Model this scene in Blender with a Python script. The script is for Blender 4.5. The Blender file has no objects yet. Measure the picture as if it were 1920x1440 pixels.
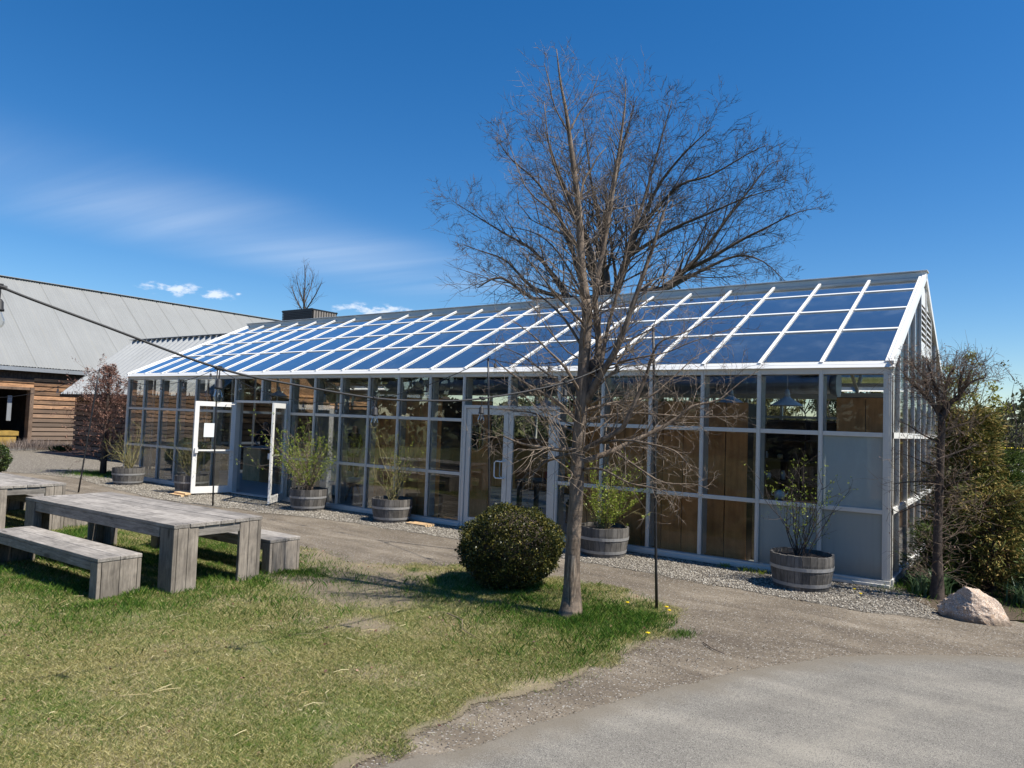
import bpy, math, random
import numpy as np
from mathutils import Vector, Matrix, noise as mnoise
random.seed(7); rng = np.random.default_rng(11)
SC = bpy.context.scene
COL = SC.collection
R = math.radians

# ------------------------------------------------------------------ camera
cam_d = bpy.data.cameras.new('camera')
cam_d.sensor_width = 36.0; cam_d.lens = 36.0 * 1362.1 / 1920.0
cam_d.clip_start = 0.05; cam_d.clip_end = 3000
cam = bpy.data.objects.new('camera', cam_d); COL.objects.link(cam)
CAM = Vector((1.4304, -10.7538, 1.9985))
Fw = Vector((-0.57413, 0.81714, 0.05145)); Rt = Vector((0.81876, 0.57302, 0.03564)); Up = Vector((0.00036, -0.06259, 0.99804))
cam.matrix_world = Matrix(((Rt.x, Up.x, -Fw.x, CAM.x), (Rt.y, Up.y, -Fw.y, CAM.y), (Rt.z, Up.z, -Fw.z, CAM.z), (0, 0, 0, 1)))
SC.camera = cam

# ------------------------------------------------------------------ sky and sun
SUN_EL, SUN_AZ = 57.0, 9.0          # azimuth: degrees from +X towards +Y
SKY_STRENGTH = 0.092
world = bpy.data.worlds.new('World'); SC.world = world; world.use_nodes = True
wt = world.node_tree; wt.nodes.clear()
def wn(t, **kw):
    n = wt.nodes.new(t)
    for k, v in kw.items(): setattr(n, k, v)
    return n
def wl(a, b): wt.links.new(a, b)
sky = wn('ShaderNodeTexSky'); sky.sky_type = 'NISHITA'; sky.sun_disc = False
sky.sun_elevation = R(SUN_EL); sky.sun_rotation = R(90 - SUN_AZ)
sky.altitude = 200; sky.air_density = 1.0; sky.dust_density = 0.25; sky.ozone_density = 4.0
tc = wn('ShaderNodeTexCoord')
sep = wn('ShaderNodeSeparateXYZ'); wl(tc.outputs['Generated'], sep.inputs[0])
def wmath(op, a, b=None, c=None, clamp=False):
    n = wn('ShaderNodeMath', operation=op); n.use_clamp = clamp
    for i, v in enumerate((a, b, c)):
        if v is None: continue
        if isinstance(v, (int, float)): n.inputs[i].default_value = v
        else: wl(v, n.inputs[i])
    return n.outputs[0]
zc = wmath('MAXIMUM', sep.outputs['Z'], 0.03)
pxx = wmath('DIVIDE', sep.outputs['X'], zc); pyy = wmath('DIVIDE', sep.outputs['Y'], zc)
comb = wn('ShaderNodeCombineXYZ'); wl(pxx, comb.inputs[0]); wl(pyy, comb.inputs[1])
def wsmooth(v, lo, hi):
    n = wn('ShaderNodeMapRange'); n.interpolation_type = 'SMOOTHSTEP'
    n.inputs[1].default_value = lo; n.inputs[2].default_value = hi; wl(v, n.inputs[0]); return n.outputs[0]
# high thin cirrus: streaky noise kept to a long band of the sky, in directions fixed to the world
def band(ax, ay, bx, by, w):
    dx, dy = bx - ax, by - ay; L = math.hypot(dx, dy)
    d = wmath('ABSOLUTE', wmath('ADD', wmath('MULTIPLY', wmath('SUBTRACT', pxx, ax), dy / L), wmath('MULTIPLY', wmath('SUBTRACT', pyy, ay), -dx / L)))
    return wmath('SUBTRACT', 1.0, wsmooth(d, 0.0, w))
map1 = wn('ShaderNodeMapping'); map1.inputs['Rotation'].default_value = (0, 0, R(-62)); map1.inputs['Scale'].default_value = (0.22, 1.7, 1)
wl(comb.outputs[0], map1.inputs[0])
n1 = wn('ShaderNodeTexNoise'); n1.inputs['Scale'].default_value = 0.75; n1.inputs['Detail'].default_value = 8; n1.inputs['Roughness'].default_value = 0.55; n1.inputs['Distortion'].default_value = 0.5
wl(map1.outputs[0], n1.inputs['Vector'])
cir = wmath('MULTIPLY', wmath('ADD', 0.22, wmath('MULTIPLY', wsmooth(n1.outputs['Fac'], 0.30, 0.78), 0.95)), band(-3.72, 1.25, -3.5, 4.0, 1.15))
cir = wmath('MULTIPLY', cir, wmath('SUBTRACT', 1.0, wsmooth(pxx, -3.0, -2.2)))
cir = wmath('MULTIPLY', cir, wmath('SUBTRACT', 1.0, wsmooth(pyy, 3.6, 5.0)))
# small puffs low over the roofs
def puff(dirv, sx, sz):
    d = Vector(dirv).normalized(); h = Vector((d.y, -d.x, 0)).normalized()
    dh = wn('ShaderNodeVectorMath', operation='DOT_PRODUCT'); dh.inputs[1].default_value = h; wl(tc.outputs['Generated'], dh.inputs[0])
    u = wmath('DIVIDE', dh.outputs['Value'], sx)
    v = wmath('DIVIDE', wmath('SUBTRACT', sep.outputs['Z'], d.z), sz)
    df = wn('ShaderNodeVectorMath', operation='DOT_PRODUCT'); df.inputs[1].default_value = d; wl(tc.outputs['Generated'], df.inputs[0])
    rr = wmath('SQRT', wmath('ADD', wmath('MULTIPLY', u, u), wmath('MULTIPLY', v, v)))
    m = wmath('SUBTRACT', wmath('SUBTRACT', 1.0, rr), wmath('MULTIPLY', wmath('SUBTRACT', 1.0, wsmooth(df.outputs['Value'], 0.6, 0.7)), 9.0))
    return m
n2 = wn('ShaderNodeTexNoise'); n2.inputs['Scale'].default_value = 38; n2.inputs['Detail'].default_value = 8; n2.inputs['Roughness'].default_value = 0.62
map2 = wn('ShaderNodeMapping'); map2.inputs['Scale'].default_value = (1, 1, 2.6); wl(tc.outputs['Generated'], map2.inputs[0]); wl(map2.outputs[0], n2.inputs['Vector'])
def pdir(px, py): return tuple((Fw + Rt * ((px - 960) / 1362.1) - Up * ((py - 720) / 1362.1)).normalized())
PUFFS = [((-0.9300, 0.3250, 0.1720), 1, 1)]
cl = None
for (dv, sx, sz) in [((-.8600, .4880, .1492), .040, .0095), ((-.8353, .5301, .1450), .022, .0085), ((-.7120, .6870, .1425), .060, .0105), ((-.8203, .5518, .1505), .005, .003)]:
    m = puff(dv, sx, sz); cl = m if cl is None else wmath('MAXIMUM', cl, m)
pf = wsmooth(wmath('ADD', cl, wmath('MULTIPLY', wmath('SUBTRACT', n2.outputs['Fac'], 0.52), 5.5)), 0.0, 1.1)
pf = wmath('MULTIPLY', pf, wsmooth(cl, -0.35, 0.55))
# horizon whitening is left to the sky model; clouds are mixed over it
mixc = wn('ShaderNodeMix', data_type='RGBA')
hs = wn('ShaderNodeHueSaturation'); hs.inputs['Saturation'].default_value = 1.34; hs.inputs['Hue'].default_value = 0.503; hs.inputs['Value'].default_value = 1.0
wl(sky.outputs[0], hs.inputs['Color'])
wl(hs.outputs[0], mixc.inputs[6]); mixc.inputs[7].default_value = (6.6, 7.3, 8.2, 1)
wl(wmath('MULTIPLY', cir, 0.27), mixc.inputs[0])
mixd = wn('ShaderNodeMix', data_type='RGBA'); wl(mixc.outputs[2], mixd.inputs[6]); mixd.inputs[7].default_value = (7.6, 7.9, 8.5, 1)
wl(wmath('MULTIPLY', pf, 0.72), mixd.inputs[0])
bg = wn('ShaderNodeBackground'); bg.inputs['Strength'].default_value = SKY_STRENGTH
wl(mixd.outputs[2], bg.inputs['Color'])
wo = wn('ShaderNodeOutputWorld'); wl(bg.outputs[0], wo.inputs['Surface'])

sun_d = bpy.data.lights.new('sun', 'SUN'); sun_d.energy = 5.0; sun_d.angle = R(0.53); sun_d.color = (1.0, 0.945, 0.84)
sun = bpy.data.objects.new('sun', sun_d); COL.objects.link(sun)
sdir = Vector((math.cos(R(SUN_EL)) * math.cos(R(SUN_AZ)), math.cos(R(SUN_EL)) * math.sin(R(SUN_AZ)), math.sin(R(SUN_EL))))
sun.rotation_euler = sdir.to_track_quat('Z', 'Y').to_euler(); sun.location = (0, 0, 30)

SC.view_settings.view_transform = 'Standard'; SC.view_settings.look = 'None'
SC.view_settings.exposure = 0.58; SC.view_settings.gamma = 1.0; SC.view_settings.use_curve_mapping = False
SC.render.engine = 'CYCLES'
SC.cycles.transparent_max_bounces = 40; SC.cycles.max_bounces = 8; SC.cycles.diffuse_bounces = 3; SC.cycles.glossy_bounces = 4
SC.cycles.use_denoising = True; SC.cycles.caustics_reflective = False; SC.cycles.caustics_refractive = False
SC.render.film_transparent = False

# ------------------------------------------------------------------ object helpers
def tag(o, label=None, cat=None, group=None, kind=None):
    if label: o['label'] = label
    if cat: o['category'] = cat
    if group: o['group'] = group
    if kind: o['kind'] = kind
    return o
def thing(name, label, cat, loc=(0, 0, 0), rz=0.0, group=None):
    o = bpy.data.objects.new(name, None); COL.objects.link(o); o.empty_display_size = 0.2
    o.location = loc; o.rotation_euler = (0, 0, rz)
    return tag(o, label, cat, group)
class MB:
    def __init__(s): s.v = []; s.f = []; s.m = []
    def add(s, verts, faces, mi=0):
        b = len(s.v); s.v += [tuple(q) for q in verts]; s.f += [tuple(b + i for i in fc) for fc in faces]; s.m += [mi] * len(faces)
    def box(s, x0, x1, y0, y1, z0, z1, mi=0):
        s.add([(x0, y0, z0), (x1, y0, z0), (x1, y1, z0), (x0, y1, z0), (x0, y0, z1), (x1, y0, z1), (x1, y1, z1), (x0, y1, z1)],
              [(0, 3, 2, 1), (4, 5, 6, 7), (0, 1, 5, 4), (1, 2, 6, 5), (2, 3, 7, 6), (3, 0, 4, 7)], mi)
        return s
    def beam(s, a, b, w, h, up=(0, 0, 1), mi=0):
        a = Vector(a); b = Vector(b); d = (b - a).normalized(); u = Vector(up)
        sd = d.cross(u).normalized(); u2 = sd.cross(d).normalized()
        q = []
        for p in (a, b):
            for (i, j) in ((-1, -1), (1, -1), (1, 1), (-1, 1)): q.append(p + sd * (i * w / 2) + u2 * (j * h / 2))
        s.add(q, [(0, 3, 2, 1), (4, 5, 6, 7), (0, 1, 5, 4), (1, 2, 6, 5), (2, 3, 7, 6), (3, 0, 4, 7)], mi)
        return s
    def tube(s, pts, rad, n=6, cap=True, mi=0):
        pts = [Vector(p) for p in pts]
        if not hasattr(rad, '__len__'): rad = [rad] * len(pts)
        b = len(s.v); u = None
        for i, p in enumerate(pts):
            d = (pts[min(i + 1, len(pts) - 1)] - pts[max(i - 1, 0)])
            d = d.normalized() if d.length > 1e-9 else Vector((0, 0, 1))
            if u is None: u = d.orthogonal().normalized()
            else:
                u = u - d * u.dot(d); u = u.normalized() if u.length > 1e-6 else d.orthogonal().normalized()
            w = d.cross(u)
            for k in range(n):
                a = 2 * math.pi * k / n; q = p + (u * math.cos(a) + w * math.sin(a)) * rad[i]; s.v.append((q.x, q.y, q.z))
        for i in range(len(pts) - 1):
            for k in range(n):
                k2 = (k + 1) % n; s.f.append((b + i * n + k, b + i * n + k2, b + (i + 1) * n + k2, b + (i + 1) * n + k)); s.m.append(mi)
        if cap:
            s.f.append(tuple(b + k for k in range(n))[::-1]); s.f.append(tuple(b + (len(pts) - 1) * n + k for k in range(n))); s.m += [mi, mi]
        return s
    def lathe(s, prof, n=24, cx=0, cy=0, mi=0, a0=0, a1=2 * math.pi):
        b = len(s.v); full = abs(a1 - a0 - 2 * math.pi) < 1e-6; m = n if full else n + 1
        for (r, z) in prof:
            for k in range(m):
                a = a0 + (a1 - a0) * k / n; s.v.append((cx + r * math.cos(a), cy + r * math.sin(a), z))
        for i in range(len(prof) - 1):
            for k in range(n):
                k2 = (k + 1) % m; s.f.append((b + i * m + k, b + i * m + k2, b + (i + 1) * m + k2, b + (i + 1) * m + k)); s.m.append(mi)
        return s
    def build(s, name, mat, parent=None, smooth=False, label=None, bevel=0):
        me = bpy.data.meshes.new(name); me.from_pydata(s.v, [], s.f)
        mats = mat if isinstance(mat, (list, tuple)) else [mat]
        for m_ in mats: me.materials.append(m_)
        if len(mats) > 1: me.polygons.foreach_set('material_index', s.m)
        if smooth: me.polygons.foreach_set('use_smooth', [True] * len(me.polygons))
        me.update()
        o = bpy.data.objects.new(name, me); COL.objects.link(o)
        if parent: o.parent = parent
        if label: o['label'] = label
        if bevel:
            bv = o.modifiers.new('bevel', 'BEVEL'); bv.width = bevel; bv.segments = 2; bv.limit_method = 'ANGLE'
        return o
def npmesh(name, V, F, mat, parent=None, smooth=False, midx=None):
    """V (n,3), F (m,k) arrays"""
    V = np.asarray(V, np.float32); F = np.asarray(F, np.int32); k = F.shape[1]
    me = bpy.data.meshes.new(name)
    me.vertices.add(len(V)); me.vertices.foreach_set('co', V.ravel())
    me.loops.add(F.size); me.loops.foreach_set('vertex_index', F.ravel())
    me.polygons.add(len(F)); me.polygons.foreach_set('loop_start', np.arange(0, F.size, k, dtype=np.int32))
    me.polygons.foreach_set('loop_total', np.full(len(F), k, np.int32))
    for m_ in (mat if isinstance(mat, (list, tuple)) else [mat]): me.materials.append(m_)
    if midx is not None: me.polygons.foreach_set('material_index', np.asarray(midx, np.int32))
    if smooth: me.polygons.foreach_set('use_smooth', np.ones(len(F), bool))
    me.update(calc_edges=True); me.validate()
    o = bpy.data.objects.new(name, me); COL.objects.link(o)
    if parent: o.parent = parent
    return o

# ------------------------------------------------------------------ material helpers
class NT:
    def __init__(s, name):
        s.mat = bpy.data.materials.new(name); s.mat.use_nodes = True; s.t = s.mat.node_tree; s.t.nodes.clear()
        s.out = s.t.nodes.new('ShaderNodeOutputMaterial')
    def n(s, t, **kw):
        nd = s.t.nodes.new(t)
        for k, v in kw.items(): setattr(nd, k, v)
        return nd
    def l(s, a, b): s.t.links.new(a, b)
    def put(s, sock, v):
        if isinstance(v, (int, float)): sock.default_value = v
        elif isinstance(v, tuple): sock.default_value = v if len(v) != 3 or sock.type != 'RGBA' else (*v, 1)
        else: s.l(v, sock)
    def math(s, op, a, b=0.0, clamp=False):
        nd = s.n('ShaderNodeMath', operation=op); nd.use_clamp = clamp; s.put(nd.inputs[0], a); s.put(nd.inputs[1], b); return nd.outputs[0]
    def coord(s, kind='Object', scale=(1, 1, 1), rot=(0, 0, 0), vec=None):
        m = s.n('ShaderNodeMapping'); m.inputs['Scale'].default_value = scale; m.inputs['Rotation'].default_value = rot
        if vec is None:
            if kind == 'World': g = s.n('ShaderNodeNewGeometry'); s.l(g.outputs['Position'], m.inputs[0])
            else: c = s.n('ShaderNodeTexCoord'); s.l(c.outputs[kind], m.inputs[0])
        else: s.l(vec, m.inputs[0])
        return m.outputs[0]
    def noise(s, vec, scale, detail=4, rough=0.55, dist=0.0):
        nd = s.n('ShaderNodeTexNoise'); nd.inputs['Scale'].default_value = scale; nd.inputs['Detail'].default_value = detail
        nd.inputs['Roughness'].default_value = rough; nd.inputs['Distortion'].default_value = dist; s.l(vec, nd.inputs['Vector']); return nd.outputs['Fac']
    def voro(s, vec, scale, out='Color'):
        nd = s.n('ShaderNodeTexVoronoi'); nd.inputs['Scale'].default_value = scale; s.l(vec, nd.inputs['Vector']); return nd.outputs[out]
    def ramp(s, fac, stops):
        nd = s.n('ShaderNodeValToRGB'); cr = nd.color_ramp
        while len(cr.elements) < len(stops): cr.elements.new(0.5)
        for e, (p, c) in zip(cr.elements, stops):
            e.position = p; e.color = (*c, 1) if len(c) == 3 else c
        s.put(nd.inputs[0], fac); return nd.outputs[0]
    def mix(s, fac, a, b, blend='MIX'):
        nd = s.n('ShaderNodeMix', data_type='RGBA', blend_type=blend)
        s.put(nd.inputs[0], fac); s.put(nd.inputs[6], a); s.put(nd.inputs[7], b); return nd.outputs[2]
    def island(s): return s.n('ShaderNodeNewGeometry').outputs['Random Per Island']
    def rnd(s): return s.n('ShaderNodeObjectInfo').outputs['Random']
    def smooth(s, v, lo, hi):
        nd = s.n('ShaderNodeMapRange'); nd.interpolation_type = 'SMOOTHSTEP'; nd.inputs[1].default_value = lo; nd.inputs[2].default_value = hi; s.put(nd.inputs[0], v); return nd.outputs[0]
    def bump(s, h, strength=0.3, dist=0.01, normal=None):
        nd = s.n('ShaderNodeBump'); nd.inputs['Strength'].default_value = strength; nd.inputs['Distance'].default_value = dist; s.l(h, nd.inputs['Height'])
        if normal is not None: s.l(normal, nd.inputs['Normal'])
        return nd.outputs[0]
    def bsdf(s, color, rough=0.6, metal=0.0, spec=0.5, normal=None, trans=None):
        p = s.n('ShaderNodeBsdfPrincipled'); s.put(p.inputs['Base Color'], color); s.put(p.inputs['Roughness'], rough)
        p.inputs['Metallic'].default_value = metal; p.inputs['Specular IOR Level'].default_value = spec
        if normal is not None: s.l(normal, p.inputs['Normal'])
        if trans is None: s.l(p.outputs[0], s.out.inputs['Surface'])
        else:
            tr = s.n('ShaderNodeBsdfTranslucent'); s.put(tr.inputs[0], color); mx = s.n('ShaderNodeMixShader'); mx.inputs[0].default_value = trans
            s.l(p.outputs[0], mx.inputs[1]); s.l(tr.outputs[0], mx.inputs[2]); s.l(mx.outputs[0], s.out.inputs['Surface'])
        return s.mat
def simple(name, c, rough=0.5, metal=0.0, var=0.12, scale=6.0, bump=0.0, spec=0.5):
    m = NT(name); v = m.coord('Object'); n = m.noise(v, scale, 5, 0.6)
    col = m.mix(n, tuple(x * (1 - var) for x in c), tuple(min(1, x * (1 + var)) for x in c))
    nm = m.bump(m.noise(v, scale * 12, 3), bump, 0.004) if bump else None
    return m.bsdf(col, rough, metal, spec, nm)
def glass_mat(name, tint, gloss=1.0, ior=1.5, dirt=0.02, rough=0.0, k=0.36, base=0.0, dcol=(0.55, 0.56, 0.54, 1)):
    m = NT(name)
    tr = m.n('ShaderNodeBsdfTransparent'); tr.inputs[0].default_value = (*tint, 1)
    gl = m.n('ShaderNodeBsdfGlossy'); gl.inputs['Roughness'].default_value = rough; gl.inputs[0].default_value = (gloss, gloss, gloss, 1)
    fr = m.n('ShaderNodeFresnel'); fr.inputs[0].default_value = ior
    v = m.coord('World')
    nm = m.bump(m.noise(v, 1.3, 2), 0.06, 0.03); m.l(nm, gl.inputs['Normal'])
    mx = m.n('ShaderNodeMixShader'); m.l(m.math('MULTIPLY', fr.outputs[0], k, True), mx.inputs[0]); m.l(tr.outputs[0], mx.inputs[1]); m.l(gl.outputs[0], mx.inputs[2])
    df = m.n('ShaderNodeBsdfDiffuse'); df.inputs[0].default_value = dcol
    dn = m.smooth(m.noise(m.coord('World', (1, 1, 0.5)), 2.2, 6, 0.7), 0.45, 0.85)
    m2 = m.n('ShaderNodeMixShader'); m.l(m.math('ADD', m.math('MULTIPLY', dn, dirt), base), m2.inputs[0]); m.l(mx.outputs[0], m2.inputs[1]); m.l(df.outputs[0], m2.inputs[2])
    m.l(m2.outputs[0], m.out.inputs['Surface']); return m.mat

M = {}
M['alu'] = simple('aluminium_frame', (0.68, 0.655, 0.61), 0.42, 0.25, 0.10, 5, 0.05)
M['white_metal'] = simple('white_painted_metal', (0.80, 0.79, 0.76), 0.38, 0.0, 0.05, 4)
M['rafter_white'] = simple('white_rafter_paint', (0.82, 0.81, 0.78), 0.4, 0.0, 0.06, 3)
M['inner_grey'] = simple('inner_post_grey', (0.44, 0.435, 0.41), 0.5, 0.1, 0.08, 4)
M['glass'] = glass_mat('wall_glass', (0.925, 0.93, 0.915), 1.0, 1.5, 0.04)
M['door_glass'] = glass_mat('door_glass', (0.92, 0.925, 0.91), 1.0, 1.5, 0.04)
M['roof_glass'] = glass_mat('roof_glass', (0.88, 0.92, 0.94), 1.0, 1.6, 0.09, 0.0, 2.7, 0.045, (0.42, 0.50, 0.54, 1))
m = NT('grey_spandrel_panel'); g = m.n('ShaderNodeNewGeometry'); sp_ = m.n('ShaderNodeSeparateXYZ'); m.l(g.outputs['Position'], sp_.inputs[0]); nz_ = m.noise(m.coord('World', (1, 1, .6)), 3.5, 6, .7)
spl = m.smooth(m.math('ADD', sp_.outputs['Z'], m.math('MULTIPLY', m.math('SUBTRACT', nz_, .5), .35)), .42, .10)
stk = m.smooth(m.noise(m.coord('World', (14, 14, .5)), 1.0, 5, .6), .5, .8)
M['spandrel'] = m.bsdf(m.mix(m.math('MULTIPLY', stk, .25), m.mix(m.math('MULTIPLY', m.math('SUBTRACT', 1.0, m.smooth(m.math('ADD', sp_.outputs['Z'], m.math('MULTIPLY', m.math('SUBTRACT', nz_, .5), .35)), .10, .42)), .55), m.mix(nz_, (.30, .325, .30), (.37, .385, .355)), (.26, .225, .18)), (.16, .18, .18)), .28)
M['frosted'] = glass_mat('frosted_film_pane', (0.86, 0.90, 0.89), 1.0, 1.5, 0.10, 0.06, 0.5, 0.42, (0.62, 0.70, 0.68, 1))
M['black'] = simple('black_metal', (0.018, 0.018, 0.02), 0.45, 0.0, 0.2, 10)
M['rubber'] = simple('black_rubber', (0.02, 0.02, 0.022), 0.6)
M['white_lamp'] = simple('white_enamel', (0.78, 0.79, 0.78), 0.3)
M['galv'] = simple('galvanised_duct', (0.40, 0.42, 0.44), 0.4, 0.5, 0.15, 8)
M['concrete'] = simple('concrete', (0.30, 0.30, 0.295), 0.6, 0, 0.15, 3, 0.1)
M['paper'] = simple('white_paper', (0.78, 0.82, 0.82), 0.7, 0, 0.03)
M['cloth_dark'] = simple('dark_cloth', (0.02, 0.022, 0.03), 0.9)
M['skin'] = simple('skin', (0.50, 0.32, 0.24), 0.5)
M['hair'] = simple('dark_hair', (0.018, 0.013, 0.01), 0.55)
M['fleece'] = simple('pale_fleece', (0.62, 0.61, 0.57), 0.95, 0, 0.1, 14, 0.4)
M['dark_wood'] = simple('dark_shelf_wood', (0.045, 0.032, 0.026), 0.5, 0, 0.3, 5)
M['red'] = simple('red_paint', (0.45, 0.06, 0.03), 0.5)
M['ceramic'] = simple('white_ceramic', (0.72, 0.72, 0.68), 0.25)
M['clear_bulb'] = glass_mat('bulb_glass', (0.90, 0.91, 0.91), 1.0, 1.35, 0.0)

def wood(name, dark, light, grain='x', rough=0.75, scale=1.0, weather=None, knots=True, isl=0.5):
    """grain runs along the given local axis; each plank (island) gets its own tone and its own grain"""
    m = NT(name)
    g = m.n('ShaderNodeNewGeometry'); tcn = m.n('ShaderNodeTexCoord')
    off = m.n('ShaderNodeVectorMath', operation='ADD'); cmb = m.n('ShaderNodeCombineXYZ')
    m.l(m.math('MULTIPLY', g.outputs['Random Per Island'], 37.0), cmb.inputs[0]); m.l(m.math('MULTIPLY', g.outputs['Random Per Island'], 91.0), cmb.inputs[1]); m.l(m.math('MULTIPLY', g.outputs['Random Per Island'], 53.0), cmb.inputs[2])
    m.l(tcn.outputs['Object'], off.inputs[0]); m.l(cmb.outputs[0], off.inputs[1])
    sc = {'x': (1.2, 14, 14), 'y': (14, 1.2, 14), 'z': (14, 14, 1.2)}[grain]
    v = m.coord(vec=off.outputs[0], scale=tuple(q * scale for q in sc))
    f1 = m.noise(v, 2.2, 7, 0.62, 0.6); f2 = m.noise(v, 9.0, 4, 0.6, 0.2)
    t = m.math('ADD', m.math('MULTIPLY', f1, 0.65), m.math('MULTIPLY', f2, 0.35))
    mid = tuple((a + b) / 2 for a, b in zip(dark, light))
    col = m.ramp(t, [(0.30, dark), (0.5, mid), (0.70, light)])
    tone = m.math('ADD', 1.0 - isl / 2, m.math('MULTIPLY', g.outputs['Random Per Island'], isl))
    gry = m.n('ShaderNodeCombineColor'); [m.l(tone, gry.inputs[i]) for i in range(3)]
    col = m.mix(1.0, col, gry.outputs[0], 'MULTIPLY')
    st_ = m.noise(m.coord('World'), 2.6, 5, 0.65, 0.4); ob_ = m.rnd()
    tn = m.math('ADD', m.math('MULTIPLY', m.smooth(st_, .32, .62), .38), m.math('ADD', .70, m.math('MULTIPLY', ob_, .16))); g3 = m.n('ShaderNodeCombineColor'); [m.l(tn, g3.inputs[i]) for i in range(3)]
    col = m.mix(1.0, col, g3.outputs[0], 'MULTIPLY')
    h = t
    if knots:
        vk = m.coord(vec=off.outputs[0], scale={'x': (1.6, 5, 5), 'y': (5, 1.6, 5), 'z': (5, 5, 1.6)}[grain])
        kd = m.voro(vk, 1.0, 'Distance'); k = m.math('SUBTRACT', 1.0, m.smooth(kd, 0.05, 0.16))
        col = m.mix(m.math('MULTIPLY', k, 0.7), col, tuple(q * 0.35 for q in dark))
    if weather:   # silvering that grows towards the ground: (z_low, z_high, colour) in world metres
        sp = m.n('ShaderNodeSeparateXYZ'); m.l(g.outputs['Position'], sp.inputs[0])
        zz = m.math('ADD', sp.outputs['Z'], m.math('MULTIPLY', m.math('SUBTRACT', f1, 0.5), 1.6))
        zz = m.math('ADD', zz, m.math('MULTIPLY', m.math('SUBTRACT', g.outputs['Random Per Island'], 0.5), 0.9))
        wfac = m.math('SUBTRACT', 1.0, m.smooth(zz, weather[0], weather[1]))
        wc = m.mix(t, tuple(q * 0.6 for q in weather[2]), tuple(q * 1.35 for q in weather[2]))
        col = m.mix(wfac, col, m.mix(1.0, wc, gry.outputs[0], 'MULTIPLY'))
    nm = m.bump(t, 0.5, 0.006)
    return m.bsdf(col, rough, 0, 0.3, nm)
M['grey_wood_x'] = wood('weathered_grey_wood', (0.11, 0.098, 0.088), (0.42, 0.385, 0.345), 'x', 0.8, 1.5)
M['grey_wood_y'] = wood('weathered_grey_wood_across', (0.10, 0.09, 0.08), (0.36, 0.33, 0.295), 'y', 0.8, 1.5)
M['grey_wood_z'] = wood('weathered_grey_wood_upright', (0.105, 0.09, 0.076), (0.31, 0.27, 0.225), 'z', 0.8, 1.5)
M['siding'] = wood('timber_siding_y', (0.13, 0.055, 0.025), (0.56, 0.32, 0.17), 'y', weather=(0.6, 3.3, (0.235, 0.175, 0.135)), isl=1.0, scale=0.5)
M['siding_x'] = wood('timber_siding_x', (0.10, 0.05, 0.03), (0.30, 0.18, 0.10), 'x', weather=(0.6, 3.0, (0.16, 0.125, 0.10)), isl=0.7, scale=0.5)
M['ply'] = wood('plywood_sheet', (0.40, 0.17, 0.06), (0.64, 0.32, 0.125), 'z', 0.5, 0.25, knots=False, isl=0.25)
M['ply_light'] = wood('pale_birch_wood', (0.48, 0.31, 0.15), (0.68, 0.49, 0.28), 'z', 0.5, 0.4, knots=False, isl=0.2)
M['yellow_wood'] = wood('yellow_lumber', (0.26, 0.16, 0.035), (0.44, 0.30, 0.085), 'y', 0.6, 0.5, isl=0.2)
M['offcut'] = wood('fresh_sawn_lumber', (0.50, 0.32, 0.16), (0.74, 0.55, 0.33), 'x', 0.7, 1.0, isl=0.3)
M['post_wood'] = wood('brown_post_wood', (0.10, 0.065, 0.045), (0.24, 0.17, 0.125), 'z', 0.7)
M['stave'] = wood('barrel_stave', (0.050, 0.046, 0.042), (0.185, 0.172, 0.158), 'z', 0.75, 0.9, isl=0.6, knots=False)
M['hoop'] = simple('barrel_hoop', (0.33, 0.325, 0.32), 0.5, 0.2, 0.25, 20, 0.1)
M['soil'] = simple('potting_soil', (0.035, 0.026, 0.02), 0.95, 0, 0.4, 30, 0.8)

def bark(name, dark, light, vs=18.0, b=0.8):
    m = NT(name); v = m.coord('Object', (1, 1, 0.35)); f = m.noise(v, vs, 6, 0.65, 0.4); f2 = m.noise(m.coord('Object'), 2.5, 3)
    w = m.noise(m.coord('Object', (1, 1, 5)), 9, 3)
    col = m.ramp(m.math('ADD', m.math('MULTIPLY', f, 0.7), m.math('MULTIPLY', f2, 0.3)), [(0.33, dark), (0.66, light)])
    return m.bsdf(col, 0.85, 0, 0.25, m.bump(m.math('ADD', f, m.math('MULTIPLY', w, 0.5)), b, 0.012))
M['bark_near'] = bark('smooth_grey_bark', (0.055, 0.040, 0.030), (0.29, 0.225, 0.17))
M['bark_far'] = bark('dark_grey_bark', (0.035, 0.027, 0.022), (0.13, 0.105, 0.09), 6)
M['twig_light'] = bark('pale_grey_twig_bark', (0.075, 0.056, 0.042), (0.34, 0.27, 0.21))
M['pruned_twig'] = bark('brown_pruned_twig_bark', (0.06, 0.042, 0.03), (0.27, 0.20, 0.15))
M['bark_dark'] = bark('dark_bark', (0.025, 0.020, 0.018), (0.11, 0.085, 0.07))
M['twig_red'] = bark('reddish_twig_bark', (0.06, 0.035, 0.03), (0.20, 0.12, 0.10))
M['bark_green'] = bark('olive_stem_bark', (0.12, 0.10, 0.045), (0.32, 0.28, 0.13))
m = NT('stripped_trunk_wood'); v = m.coord('Object', (1, 1, .1)); f = m.noise(v, 42, 6, .65, .5); M['wound'] = m.bsdf(m.ramp(f, [(.32, (.06, .042, .03)), (.5, (.25, .19, .14)), (.7, (.50, .41, .32))]), .85, 0, .2, m.bump(f, 1.0, .02))

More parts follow.
